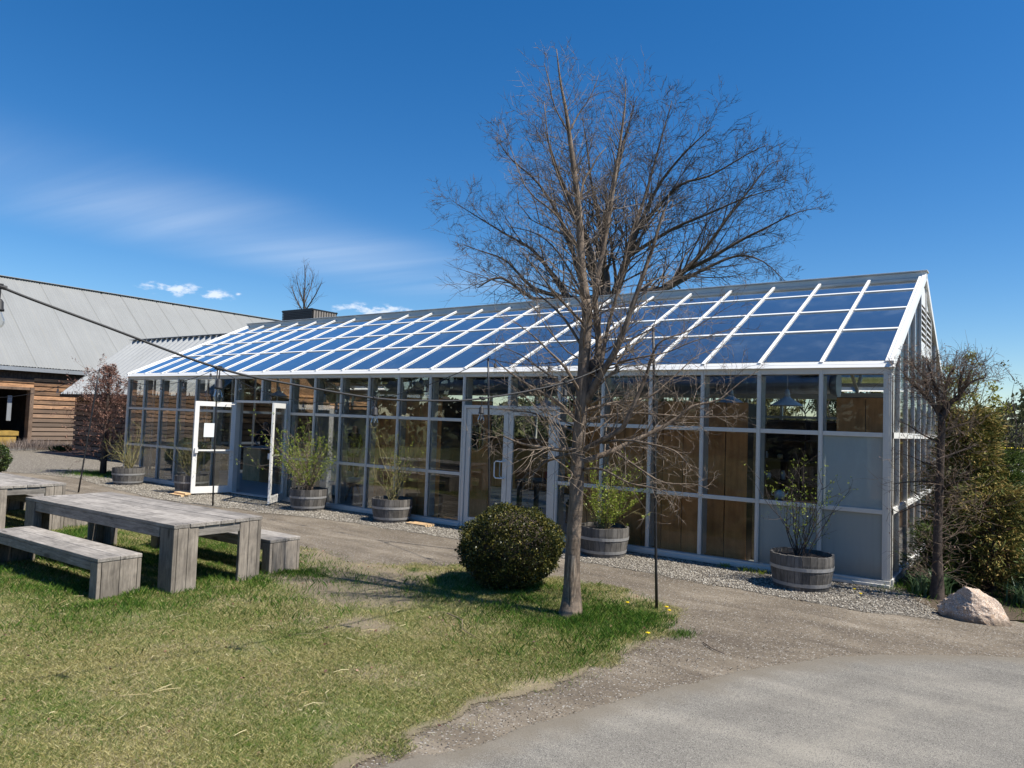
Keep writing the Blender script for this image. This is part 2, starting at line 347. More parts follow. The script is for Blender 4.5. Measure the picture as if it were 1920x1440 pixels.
def leafmat(name, stops, rough=0.5, trans=0.25, spec=0.4, patch=None):
    m = NT(name); g = m.n('ShaderNodeNewGeometry')
    f = m.math('ADD', m.math('MULTIPLY', g.outputs['Random Per Island'], 0.6), m.math('MULTIPLY', m.noise(m.coord('World'), patch or 3.0, 3), 0.4))
    col = m.ramp(f, stops)
    return m.bsdf(col, rough, 0, spec, None, trans)
M['box_leaf'] = leafmat('boxwood_leaf', [(0.15, (0.018, 0.026, 0.008)), (0.50, (0.050, 0.060, 0.014)), (0.68, (0.13, 0.125, 0.026)), (0.92, (0.34, 0.25, 0.055))], 0.42, 0.15, 0.35)
M['box_leaf2'] = leafmat('boxwood_leaf_dark', [(0.15, (0.015, 0.028, 0.008)), (0.5, (0.035, 0.06, 0.014)), (0.80, (0.11, 0.15, 0.035))], 0.35, 0.15, 0.5)
M['willow_leaf'] = leafmat('young_yellow_green_leaf', [(0.2, (0.12, 0.18, 0.02)), (0.5, (0.24, 0.32, 0.04)), (0.8, (0.42, 0.44, 0.08))], 0.45, 0.4)
M['dry_leaf'] = leafmat('dry_copper_leaf', [(0.2, (0.07, 0.028, 0.022)), (0.5, (0.19, 0.085, 0.058)), (0.85, (0.46, 0.27, 0.20))], 0.6, 0.2)
M['cedar_leaf'] = leafmat('rusty_cedar_foliage', [(0.22, (0.035, 0.055, 0.014)), (0.42, (0.11, 0.125, 0.028)), (0.60, (0.25, 0.215, 0.06)), (0.82, (0.38, 0.25, 0.09))], 0.7, 0.15, 0.2, 1.7)
M['green_needle'] = leafmat('green_conifer_foliage', [(0.2, (0.02, 0.04, 0.01)), (0.5, (0.06, 0.10, 0.02)), (0.8, (0.14, 0.18, 0.04))], 0.6, 0.2, 0.2)
M['holly_leaf'] = leafmat('dark_green_shrub_leaf', [(0.2, (0.03, 0.06, 0.015)), (0.5, (0.09, 0.15, 0.035)), (0.8, (0.24, 0.30, 0.09))], 0.35, 0.35)
M['bulb_leaf'] = leafmat('blue_green_strap_leaf', [(0.2, (0.06, 0.12, 0.05)), (0.8, (0.18, 0.27, 0.13))], 0.4, 0.3)
M['indoor_leaf'] = leafmat('indoor_plant_leaf', [(0.2, (0.03, 0.05, 0.02)), (0.5, (0.10, 0.14, 0.06)), (0.8, (0.36, 0.40, 0.22))], 0.4, 0.3)
M['brush_leaf'] = leafmat('budding_brush', [(0.2, (0.06, 0.05, 0.025)), (0.5, (0.15, 0.14, 0.06)), (0.8, (0.30, 0.30, 0.13))], 0.8, 0.3, 0.1)
M['far_leaf'] = leafmat('far_woodland_leaf', [(0.2, (0.03, 0.04, 0.02)), (0.5, (0.07, 0.075, 0.035)), (0.8, (0.13, 0.13, 0.06))], 0.8, 0.2, 0.1)
M['mirror_leaf'] = leafmat('dark_woodland_leaf', [(0.2, (0.02, 0.024, 0.012)), (0.8, (0.06, 0.06, 0.03))], 0.9, 0.1, 0.1)
M['lime_leaf'] = leafmat('lime_willow_leaf', [(0.2, (0.20, 0.20, 0.03)), (0.8, (0.42, 0.40, 0.07))], 0.6, 0.4, 0.2)
M['yellow_flower'] = simple('dandelion_yellow', (0.85, 0.62, 0.01), 0.6)
M['straw'] = leafmat('dry_straw', [(0.2, (0.34, 0.27, 0.13)), (0.8, (0.66, 0.58, 0.36))], 0.8, 0.1, 0.1)
# ------------------------------------------------------------------ ground sheets
def poly_mask(P, poly):
    x, y = P[:, 0], P[:, 1]; inside = np.zeros(len(P), bool); n = len(poly)
    for i in range(n):
        x0, y0 = poly[i]; x1, y1 = poly[(i + 1) % n]
        c = ((y0 > y) != (y1 > y)) & (x < (x1 - x0) * (y - y0) / (y1 - y0 + 1e-12) + x0); inside ^= c
    return inside
def dense(poly, step=0.12, amp=0.05, freq=2.2, seed=0.0):
    out = []
    for i in range(len(poly)):
        a = Vector((*poly[i], 0)); b = Vector((*poly[(i + 1) % len(poly)], 0)); L = (b - a).length; k = max(1, int(L / step))
        for j in range(k):
            p = a.lerp(b, j / k); q = Vector((p.x * freq, p.y * freq, seed))
            p = p + Vector((mnoise.noise(q), mnoise.noise(q + Vector((9, 3, 1))), 0)) * amp * 2 + Vector((mnoise.noise(q * 5), mnoise.noise(q * 5 + Vector((5, 2, 7))), 0)) * amp * 0.8
            out.append((p.x, p.y))
    return out
def sdist(P, poly):
    """signed distance to the outline, positive inside"""
    d = np.full(len(P), 1e9); n = len(poly)
    for i in range(n):
        a = np.array(poly[i]); b = np.array(poly[(i + 1) % n]); ab = b - a; t = np.clip(((P - a) @ ab) / max(ab @ ab, 1e-9), 0, 1)
        d = np.minimum(d, np.hypot(*(P - a - t[:, None] * ab).T))
    return np.where(poly_mask(P, poly), d, -d)
def axis_pts(lo, f0, f1, hi, fine, coarse):
    return np.concatenate([np.arange(lo, f0, coarse), np.arange(f0, f1, fine), np.arange(f1, hi + coarse, coarse)])
def cut_sheet(name, poly, z, mat, xs, ys, bare=None):
    """ground layer on a grid that carries its distance to its own edge; the shader crumbles that edge"""
    X, Y = np.meshgrid(xs, ys); P = np.stack([X.ravel(), Y.ravel()], 1); e = sdist(P, poly); nx = len(xs); ny = len(ys)
    V = np.concatenate([P, np.full((len(P), 1), z)], 1); i, j = np.meshgrid(np.arange(nx - 1), np.arange(ny - 1)); b = (j * nx + i).ravel(); F = np.stack([b, b + 1, b + nx + 1, b + nx], 1)
    F = F[(e[F].max(1) > -0.35)]
    o = npmesh(name, V, F, mat); o['kind'] = 'structure'
    for nm_, val in (('edge', e), ('bare', bare(P) if bare else np.zeros(len(P)))):
        at = o.data.attributes.new(nm_, 'FLOAT', 'POINT'); at.data.foreach_set('value', val.astype(np.float32))
    return o
def crumble(m, amp=0.22, fs=9.0):
    """cut the material away past a ragged edge"""
    ed = m.n('ShaderNodeAttribute', attribute_name='edge').outputs['Fac']; v = m.coord('World')
    nz = m.math('ADD', m.math('MULTIPLY', m.math('SUBTRACT', m.noise(v, 2.2, 5, 0.6), 0.5), amp * 2.2), m.math('MULTIPLY', m.math('SUBTRACT', m.noise(v, fs * 6, 3, 0.7), 0.5), amp * 0.9))
    a = m.smooth(m.math('ADD', ed, nz), -0.015, 0.02)
    surf = m.out.inputs['Surface'].links[0].from_socket; tr = m.n('ShaderNodeBsdfTransparent'); mx = m.n('ShaderNodeMixShader'); m.l(a, mx.inputs[0]); m.l(tr.outputs[0], mx.inputs[1]); m.l(surf, mx.inputs[2]); m.l(mx.outputs[0], m.out.inputs['Surface'])
def sheet(name, poly, z, mat):
    me = bpy.data.meshes.new(name); me.from_pydata([(x, y, z) for x, y in poly], [], [tuple(range(len(poly)))]); me.materials.append(mat)
    o = bpy.data.objects.new(name, me); COL.objects.link(o); o['kind'] = 'structure'; return o

m = NT('packed_dirt'); v = m.coord('World')
big = m.noise(v, 0.5, 4, 0.6, 0.4); mid = m.noise(m.coord('World', (0.45, 1.6, 1), (0, 0, R(8))), 1.6, 6, 0.65, 0.5); fine = m.noise(v, 60, 4, 0.7); grit = m.voro(v, 95, 'Color')
col = m.ramp(m.math('ADD', m.math('MULTIPLY', big, 0.4), m.math('MULTIPLY', mid, 0.6)), [(0.38, (0.098, 0.076, 0.053)), (0.5, (0.182, 0.148, 0.107)), (0.62, (0.30, 0.252, 0.19))])
col = m.mix(m.smooth(fine, 0.35, 0.75), m.mix(0.5, col, (0.12, 0.105, 0.09)), col)
sepg = m.n('ShaderNodeSeparateColor'); m.l(grit, sepg.inputs[0])
col = m.mix(m.smooth(sepg.outputs[0], 0.90, 0.97), col, (0.34, 0.32, 0.285)); col = m.mix(m.smooth(sepg.outputs[1], 0.9, 0.95), col, (0.07, 0.06, 0.055))
M['dirt'] = m.bsdf(col, 0.95, 0, 0.2, m.bump(m.math('ADD', fine, m.math('MULTIPLY', sepg.outputs[2], 0.6)), 0.6, 0.008))

m = NT('asphalt_road'); v = m.coord('World')
sp = m.voro(v, 230, 'Color'); sc_ = m.n('ShaderNodeSeparateColor'); m.l(sp, sc_.inputs[0]); big = m.noise(v, 0.7, 5, 0.6, 0.3); mid = m.noise(m.coord('World', (1, 1, 1), (0, 0, R(30))), 3.0, 5, 0.7); fine = m.noise(v, 180, 3, 0.7)
trk = m.noise(m.coord('World', (0.35, 2.2, 1), (0, 0, R(-28))), 1.0, 4, 0.6)
base = m.ramp(m.math('ADD', m.math('MULTIPLY', big, 0.45), m.math('MULTIPLY', trk, 0.55)), [(0.38, (0.145, 0.135, 0.118)), (0.5, (0.210, 0.195, 0.168)), (0.62, (0.30, 0.275, 0.232))])
col = m.mix(m.smooth(sc_.outputs[0], 0.66, 0.98), base, (0.34, 0.318, 0.28)); col = m.mix(m.math('MULTIPLY', m.smooth(sc_.outputs[1], 0.66, 0.92), 0.85), col, (0.06, 0.058, 0.056))
col = m.mix(m.math('MULTIPLY', m.smooth(mid, 0.55, 0.8), 0.35), col, (0.33, 0.30, 0.25))
ed = m.n('ShaderNodeAttribute', attribute_name='edge').outputs['Fac']; en = m.noise(v, 3.0, 5, 0.65)
for d0, w_, k_, c_ in ((1.15, .22, .30, (0.34, 0.31, 0.255)), (2.7, .30, .26, (0.34, 0.31, 0.255)), (.62, .18, .30, (0.125, 0.115, 0.10)), (1.9, .25, .18, (0.13, 0.125, 0.115))):
    bd = m.math('SUBTRACT', 1.0, m.smooth(m.math('ABSOLUTE', m.math('ADD', m.math('SUBTRACT', ed, d0), m.math('MULTIPLY', m.math('SUBTRACT', m.noise(v, .9, 3, .6), .5), .7))), 0.0, w_))
    col = m.mix(m.math('MULTIPLY', m.math('MULTIPLY', bd, k_), m.smooth(en, .32, .62)), col, c_)
col = m.mix(m.math('MULTIPLY', m.math('SUBTRACT', 1.0, m.smooth(m.math('ADD', ed, m.math('MULTIPLY', m.math('SUBTRACT', en, 0.5), 0.5)), 0.0, 0.34)), 0.8), col, (0.17, 0.145, 0.11))
M['asphalt'] = m.bsdf(col, 0.9, 0, 0.3, m.bump(m.math('ADD', m.math('MULTIPLY', sc_.outputs[2], 0.7), fine), 0.6, 0.006)); crumble(m, 0.10)

m = NT('lawn_soil'); v = m.coord('World'); a = m.noise(v, 1.1, 5, 0.6, 0.3); f = m.noise(v, 70, 4, 0.75); f2 = m.noise(m.coord('World', (1, 2, 1), (0, 0, .4)), 150, 2, 0.7)
gcol = m.ramp(f2, [(0.3, (0.055, 0.085, 0.018)), (0.5, (0.12, 0.145, 0.04)), (0.7, (0.24, 0.225, 0.10))])
dcol = m.ramp(f, [(0.3, (0.15, 0.115, 0.075)), (0.7, (0.34, 0.29, 0.185))])
col = m.mix(m.smooth(a, 0.38, 0.62), gcol, dcol)
br_ = m.n('ShaderNodeAttribute', attribute_name='bare').outputs['Fac']; ed = m.n('ShaderNodeAttribute', attribute_name='edge').outputs['Fac']
bf = m.math('MAXIMUM', m.smooth(m.math('ADD', br_, m.math('MULTIPLY', m.math('SUBTRACT', m.noise(v, 5, 5, 0.7), 0.5), 0.9)), 0.35, 0.75), m.math('SUBTRACT', 1.0, m.smooth(m.math('ADD', ed, m.math('MULTIPLY', m.math('SUBTRACT', a, 0.5), 0.8)), 0.0, 0.20)))
col = m.mix(m.math('MULTIPLY', bf, 0.85), col, m.mix(f, (0.135, 0.108, 0.078), (0.275, 0.225, 0.16)))
M['lawn'] = m.bsdf(col, 0.95, 0, 0.15, m.bump(f, 0.8, 0.012)); crumble(m, 0.16)

m = NT('pea_gravel'); v = m.coord('World'); vc = m.voro(v, 42, 'Color'); vd = m.voro(v, 42, 'Distance'); sc_ = m.n('ShaderNodeSeparateColor'); m.l(vc, sc_.inputs[0])
col = m.ramp(sc_.outputs[0], [(0.0, (0.11, 0.098, 0.082)), (0.4, (0.25, 0.225, 0.188)), (0.75, (0.40, 0.365, 0.31)), (1.0, (0.60, 0.56, 0.49))])
col = m.mix(m.smooth(vd, 0.35, 0.62), col, (0.07, 0.06, 0.05)); col = m.mix(m.math('MULTIPLY', m.noise(v, 0.6, 4), 0.35), col, (0.24, 0.215, 0.18))
M['gravel'] = m.bsdf(col, 0.9, 0, 0.25, m.bump(m.math('SUBTRACT', 1.0, vd), 1.0, 0.015)); crumble(m, 0.16)
m = NT('garden_soil'); v = m.coord('World'); f = m.noise(v, 28, 5, 0.7); M['bed'] = m.bsdf(m.ramp(f, [(0.3, (0.035, 0.027, 0.02)), (0.7, (0.15, 0.115, 0.08))]), 0.95, 0, 0.2, m.bump(f, 1.0, 0.02))
m = NT('meadow'); v = m.coord('World'); f = m.noise(v, 6, 5, 0.7); M['meadow'] = m.bsdf(m.ramp(f, [(0.3, (0.05, 0.062, 0.022)), (0.7, (0.13, 0.135, 0.06))]), 0.95, 0, 0.2)
m = NT('stone_chip'); g = m.island(); M['stone'] = m.bsdf(m.ramp(g, [(0.0, (0.10, 0.085, 0.068)), (0.35, (0.235, 0.205, 0.165)), (0.7, (0.36, 0.325, 0.27)), (1.0, (0.56, 0.52, 0.45))]), 0.8, 0, 0.3)
m = NT('dark_chip'); g = m.island(); M['chip'] = m.bsdf(m.ramp(g, [(0.0, (0.04, 0.035, 0.03)), (0.5, (0.13, 0.115, 0.095)), (0.93, (0.24, 0.22, 0.19)), (1.0, (0.45, 0.43, 0.40))]), 0.9, 0, 0.2)
m = NT('grass_blade'); g = m.n('ShaderNodeNewGeometry'); pn = m.noise(m.coord('World'), 0.75, 4, 0.6, 0.3); pn2 = m.noise(m.coord('World'), 4.0, 3, 0.6)
dry = m.math('ADD', m.math('ADD', m.math('MULTIPLY', pn, 1.0), m.math('MULTIPLY', pn2, 0.45)), m.math('MULTIPLY', g.outputs['Random Per Island'], 0.75))
gr = m.ramp(g.outputs['Random Per Island'], [(0, (0.06, 0.12, 0.014)), (0.5, (0.12, 0.20, 0.026)), (1, (0.22, 0.29, 0.05))])
dr = m.ramp(m.math('FRACT', m.math('MULTIPLY', g.outputs['Random Per Island'], 7.3)), [(0, (0.26, 0.23, 0.075)), (0.5, (0.42, 0.37, 0.15)), (1, (0.62, 0.55, 0.30))])
M['grass'] = m.bsdf(m.mix(m.smooth(dry, 0.80, 1.20), gr, dr), 0.6, 0, 0.25, None, 0.35)
m = NT('lush_blade'); g = m.island(); M['lush'] = m.bsdf(m.ramp(g, [(0, (0.03, 0.085, 0.010)), (0.6, (0.075, 0.17, 0.02)), (1, (0.20, 0.27, 0.05))]), 0.5, 0, 0.3, None, 0.35)

sheet('ground', [(-400, -400), (300, -400), (300, 600), (-400, 600)], -0.012, M['meadow'])
PATH = [(-60, -5.5), (-20, -4.2), (-12, -3.6), (-7.3, -3.4), (-7.3, -12), (8, -12), (12, -1.2), (3, -0.9), (1.2, -0.75), (0.3, -0.9), (-3, -0.9), (-10, -0.8), (-18, -0.6), (-22, 1.0), (-60, 9)]
sheet('path', [(-70, -14), (14, -14), (14, -1.0), (1.5, -0.95), (0.1, 0.4), (-19.3, 0.4), (-20, 9), (-70, 9)], -0.004, M['dirt'])
GRAVEL = [(0.35, -0.15), (0.72, -1.42), (0.0, -1.62), (-1.3, -1.52), (-2.7, -1.42), (-4.0, -1.35), (-6.2, -1.2), (-8.9, -1.2), (-11, -1.5), (-14.1, -1.95), (-16.5, -1.65), (-19.9, -1.05), (-21.0, -1.2), (-24, -1.9), (-34, -4), (-34.3, 5.2), (-19.9, 5.2), (-19.6, 0.12), (-10, 0.12), (0.1, 0.12)]
GRAVEL_D = dense(GRAVEL, 0.1, 0.07, 1.7, 3.0)
cut_sheet('gravel_strip', GRAVEL, 0.0, M['gravel'], axis_pts(-34.6, -21, 1.2, 1.4, .09, .4), axis_pts(-4.4, -2.3, .5, 5.6, .09, .3))
LAWN = [(-7.3, -3.62), (-6.9, -3.5), (-6.1, -3.75), (-5.6, -3.55), (-4.9, -2.95), (-4.2, -2.72), (-3.0, -2.62), (-2.3, -2.7), (-1.75, -2.95), (-1.55, -3.3), (-1.45, -3.85), (-1.40, -4.6), (-1.44, -5.3), (-1.5, -6.0), (-1.7, -6.55), (-1.62, -6.95), (-1.72, -7.35), (-1.68, -7.75), (-1.95, -8.6), (-2.3, -13), (-22, -13), (-22, -4.6), (-15, -4.25), (-12.5, -4.3), (-10, -4.1), (-8.4, -3.75)]
LAWN_D = dense(LAWN, 0.08, 0.07, 2.0, 1.0)
BARE = [(-5.5, -4.1, 1.3, .7, 1.15), (-6.3, -3.8, 1.1, .5, 1.1), (-4.7, -4.9, 1.1, .7, 1.1), (-5.6, -4.9, .8, .5, 1), (-4.9, -3.7, .6, .4, .9), (-5.0, -5.2, .8, .4, .6), (-4.1, -6.0, .7, .3, .55), (-5.6, -7.0, .6, .25, .5), (-7.0, -7.8, .5, .2, .4), (-4.4, -4.9, .8, .5, .9), (-3.7, -5.7, .5, .35, .85), (-4.9, -4.6, .6, .5, .8), (-3.9, -6.8, .45, .22, .6), (-2.6, -6.5, .5, .4, .5), (-4.6, -7.3, .25, .15, .5), (-2.2, -7.4, .35, .5, .55), (-6.2, -7.9, .4, .2, .45)]
def spots(P, lst):
    v = np.zeros(len(P))
    for (x, y, rx, ry, s) in lst: v = np.maximum(v, s * np.exp(-(((P[:, 0] - x) / rx) ** 2 + ((P[:, 1] - y) / ry) ** 2)))
    return v
cut_sheet('lawn', LAWN, 0.004, M['lawn'], axis_pts(-22, -15, -1, -1, .09, .4), axis_pts(-13, -9.5, -2.3, -2.3, .09, .3), lambda P: spots(P, BARE))
ROAD = [(14, -1.6), (4, -1.9), (2.2, -2.15), (1.45, -2.45), (0.76, -2.95), (0.05, -3.65), (-0.42, -4.5), (-0.88, -5.6), (-1.18, -6.6), (-1.36, -7.2), (-1.58, -7.7), (-2.0, -9), (-2.6, -14), (-9, -24), (-9, -60), (20, -60), (20, -1.6)]
cut_sheet('road', ROAD, 0.0075, M['asphalt'], axis_pts(-9, -3, 5, 20, .08, .5), axis_pts(-60, -10, -1.3, -1.3, .08, 1.0))
BED = dense([(0.25, -0.2), (0.7, -1.15), (1.6, -0.75), (5, 0.4), (7, 8), (6, 14), (0.2, 14), (0.12, 0)], 0.1, 0.06, 1.5, 8.0)
sheet('garden_bed', BED, 0.008, M['bed'])
# low wooded rise that closes the horizon
def hills():
    V = []; F = []; nx = 90
    for r_ in range(5):
        for i in range(nx):
            a = R(35) + R(150) * i / (nx - 1); rad = 110 + r_ * 45; h = [0, 3.0, 6.5, 8.0, 6][r_] * (0.55 + 0.5 * (0.5 + mnoise.noise(Vector((a * 3.2, r_ * 0.3, 2)))))
            V.append((1.4 + rad * math.cos(a), -10.7 + rad * math.sin(a), h - 0.4))
    for r_ in range(4):
        for i in range(nx - 1): k = r_ * nx + i; F.append((k, k + 1, k + nx + 1, k + nx))
    o = npmesh('hills', V, F, M['far_leaf'], smooth=True); o['kind'] = 'structure'
hills()

# ------------------------------------------------------------------ grass, chips, gravel stones (uncountable)
def scatter(n, poly, bbox, dens=None):
    P = np.stack([rng.uniform(bbox[0], bbox[1], n), rng.uniform(bbox[2], bbox[3], n)], 1); k = poly_mask(P, poly); P = P[k]
    if dens is not None: P = P[rng.random(len(P)) < dens(P)]
    return P
_g2 = rng.random((64, 64))
def vnoise(P, s, sh=0.0):
    q = P * s + sh + 1000.0; i = np.floor(q).astype(int); f = q - i; f = f * f * (3 - 2 * f); x, y = i[:, 0] % 64, i[:, 1] % 64; x1, y1 = (x + 1) % 64, (y + 1) % 64
    return (_g2[x, y] * (1 - f[:, 0]) + _g2[x1, y] * f[:, 0]) * (1 - f[:, 1]) + (_g2[x, y1] * (1 - f[:, 0]) + _g2[x1, y1] * f[:, 0]) * f[:, 1]
def blades(name, P, h0, h1, w, mat, label=None, cat=None, lean=0.6, z0=0.003):
    n = len(P); a = rng.uniform(0, 2 * np.pi, n); h = rng.uniform(h0, h1, n) if not hasattr(h0, '__len__') else h0; ln = rng.uniform(0.1, lean, n) * h; b = rng.uniform(0, 2 * np.pi, n)
    V = np.zeros((n, 4, 3), np.float32); dx, dy = np.cos(a) * w / 2, np.sin(a) * w / 2
    V[:, 0] = np.stack([P[:, 0] - dx, P[:, 1] - dy, np.full(n, z0)], 1); V[:, 1] = np.stack([P[:, 0] + dx, P[:, 1] + dy, np.full(n, z0)], 1)
    mx = P[:, 0] + np.cos(b) * ln * .4; my = P[:, 1] + np.sin(b) * ln * .4
    V[:, 2] = np.stack([mx + dx * .7, my + dy * .7, h * .6], 1)
    V[:, 3] = np.stack([P[:, 0] + np.cos(b) * ln, P[:, 1] + np.sin(b) * ln, h], 1)
    i = np.arange(n)[:, None] * 4; F = np.concatenate([i + np.array([[0, 1, 2]]), i + np.array([[0, 2, 3]])], 0)
    o = npmesh(name, V.reshape(-1, 3), F, mat); tag(o, label, cat, kind='stuff'); return o
def dlawn(P):
    d = np.hypot(P[:, 0] - 1.43, P[:, 1] + 10.75); base = np.clip(6.0 / np.maximum(d, 4.5), 0.25, 1)
    # nibble the edge
    edge = 1 - .96 * np.clip(spots(P, BARE) * 1.2 + (vnoise(P, 6, 4) - .5) * .5, 0, 1)
    ed = sdist(P, LAWN); edge *= np.clip((ed + (vnoise(P, 3.5, 7) - .5) * .55 + .06) / .16, 0, 1)
    return base * np.clip(edge * (0.55 + 0.75 * vnoise(P, 1.3)), 0.03, 1)
# only what can be in view of the camera or a step aside of it
def inview(P, m=0.12):
    d = np.stack([P[:, 0] - CAM.x, P[:, 1] - CAM.y, np.full(len(P), -CAM.z)], 1); z = d @ np.array(Fw); x = d @ np.array(Rt) / z
    return (z > 3.2) & (np.abs(x) < 0.705 + m)
LAWN_W = dense(LAWN, .2, .02)
def cand(n, poly, bbox):
    P = np.stack([rng.uniform(bbox[0], bbox[1], n), rng.uniform(bbox[2], bbox[3], n)], 1); return P[inview(P)]

P = cand(2300000, LAWN, (-14.5, -1.2, -9.4, -2.4)); P = P[sdist(P, LAWN) > -.15]; P = P[rng.random(len(P)) < dlawn(P)]
blades('grass', P, 0.010, 0.033, 0.0034, M['grass'], 'short patchy half dry grass of the lawn', 'grass', 1.6)
LUSH = [(-2.4, -4.1, .8, .7, 1), (-1.9, -3.7, .5, .6, 1), (-3.5, -3.6, .9, .7, .9), (-6.5, -6.6, .9, .7, 1), (-6.2, -5.6, .5, .9, 1), (-6.1, -4.8, .4, .4, 1), (-8, -7.1, 1.4, .35, .9), (-7.7, -5.8, 2.2, .8, .9), (-8, -4.5, 2, .5, .7), (-1.65, -4.4, .25, .8, .7), (-2.1, -5.1, .6, .4, .5), (-10.5, -5.8, 1.3, 1.2, .7), (-5.8, -7.4, .8, .4, .35), (-8.4, -8.2, 1.2, .5, .35)]
P = scatter(620000, LAWN_D, (-14, -1.4, -9, -2.6), lambda P: spots(P, LUSH) * np.clip(0.1 + 1.3 * vnoise(P, 2.6, 5), 0, 1) * np.clip(6.5 / np.hypot(P[:, 0] - 1.4, P[:, 1] + 10.7), .4, 1))
P = P[inview(P)]; hh = (0.03 + 0.065 * vnoise(P, 4.1, 2)) * rng.uniform(.6, 1.15, len(P))
blades('lush_grass', P, hh, None, 0.0045, M['lush'], 'longer deep green grass round the tree, clipped shrub and table legs', 'grass', 0.9)
def stones(name, P, s0, s1, mat, label, cat, z=0.0):
    n = len(P); s = rng.uniform(s0, s1, n); base = np.array([[1, 0, 0], [0, 1, 0], [-1, 0, 0], [0, -1, 0], [0, 0, .7], [0, 0, -.6]], np.float32)
    jit = rng.uniform(.65, 1.25, (n, 6, 1)); V = base[None] * jit * s[:, None, None]; a = rng.uniform(0, 6.28, n); t = rng.normal(0, .3, n)
    c, si = np.cos(a), np.sin(a); x = V[..., 0] * c[:, None] - V[..., 1] * si[:, None]; y = V[..., 0] * si[:, None] + V[..., 1] * c[:, None]; zz = V[..., 2] + x * t[:, None]
    V = np.stack([x + P[:, :1], y + P[:, 1:2], zz + z + s[:, None] * 0.35], 2)
    f = np.array([[0, 1, 4], [1, 2, 4], [2, 3, 4], [3, 0, 4], [1, 0, 5], [2, 1, 5], [3, 2, 5], [0, 3, 5]]); F = (np.arange(n)[:, None, None] * 6 + f[None]).reshape(-1, 3)
    return tag(npmesh(name, V.reshape(-1, 3), F, mat), label, cat, kind='stuff')
P = scatter(260000, GRAVEL_D, (-22, .8, -2.2, .1), lambda P: np.clip(.55 + .6 * vnoise(P, 1.1), 0, 1) * np.clip((P[:, 0] + 26) / 12, .25, 1))
P = P[(rng.random(len(P)) < .42)]
stones('gravel', P, 0.006, 0.015, M['stone'], 'pale rounded pea gravel strip along the foot of the glass building', 'gravel')
EDGE = [(-7.2, -3.7), (-6, -3.0), (-4, -1.2), (-1, -1.0), (1.2, -1.2), (3, -1.6), (1.3, -2.6), (-.3, -4.2), (-1.1, -6.3), (-1.5, -7.8), (-2.6, -9), (-2.2, -7.2), (-1.95, -6.4), (-1.5, -4.5), (-1.55, -3), (-4, -2.5), (-6, -3.3)]
P = scatter(140000, EDGE, (-7.3, 3, -9, -1), lambda P: np.clip(vnoise(P, 1.8, 3) * 1.1 - .15, 0, 1) * np.where(P[:, 1] < -3, .8, .16)); P = P[rng.random(len(P)) < .38]
stones('loose_chips', P, 0.002, 0.007, M['chip'], 'small dark stone chips loose on the dirt between lawn and road', 'stone chips', -0.003)
P = scatter(60000, ROAD, (-2, 3, -9, -2.4), lambda P: np.clip(vnoise(P, 2.6, 9) - .35, 0, 1) * .22)
stones('road_grit', P, 0.0016, 0.0042, M['chip'], 'sparse fine grit lying on the grey road surface', 'grit', 0.004)
# straw pieces on the lawn
m_ = MB()
for i in range(260):
    x = random.uniform(-9, -2.2); y = random.uniform(-8.6, -4.2)
    if not poly_mask(np.array([[x, y]]), LAWN_D)[0]: continue
    L = random.choice([.03, .05, .07, .1, .16]) * random.uniform(.7, 1.2); a = random.uniform(0, 6.28); b = a + random.uniform(-.5, .5); z = .028
    m_.tube([(x, y, z), (x + L * .5 * math.cos(a), y + L * .5 * math.sin(a), z + random.uniform(0, .012)), (x + L * .5 * (math.cos(a) + math.cos(b)), y + L * .5 * (math.sin(a) + math.sin(b)), z)], [.0022, .0026, .0016], 3)
tag(m_.build('straw_bits', M['straw']), 'scattered dry straw stalks lying on the lawn', 'straw', kind='stuff')
# clumps and dead leaves break the lawn up
cl_ = []
for i in range(90):
    x = random.uniform(-9.5, -2.0); y = random.uniform(-8.6, -3.2); n_ = random.randint(60, 190); cl_.append(np.array([[x, y]] * n_) + rng.normal(0, random.uniform(.05, .14), (n_, 2)))
P = np.concatenate(cl_); P = P[(sdist(P, LAWN) > .05)]; blades('grass_clumps', P, .015, .042, .004, M['lush'], 'darker green grass clumps dotted over the lawn', 'grass', 1.1)
n_ = 420; P = scatter(1600, LAWN_D, (-10, -1.5, -8.8, -2.8))[:n_]; C_ = np.concatenate([P, rng.uniform(.015, .035, (len(P), 1))], 1)
DEADC = C_
# fallen twigs
def twig(name, pts, r, label):
    tag(MB().tube(pts, [r, r * .8, r * .6, r * .3][:len(pts)], 4).build(name, M['bark_near']), label, 'twig')
twig('fallen_twig', [(-3.35, -4.95, .03), (-3.05, -5.08, .045), (-2.85, -5.32, .04), (-2.6, -5.42, .03)], .006, 'thin forked fallen twig on the shaded grass left of the bare tree')
twig('fallen_twig', [(-1.0, -4.05, .01), (-.85, -4.2, .012), (-.72, -4.26, .008)], .006, 'short dark stick on the dirt near the lawn tip')
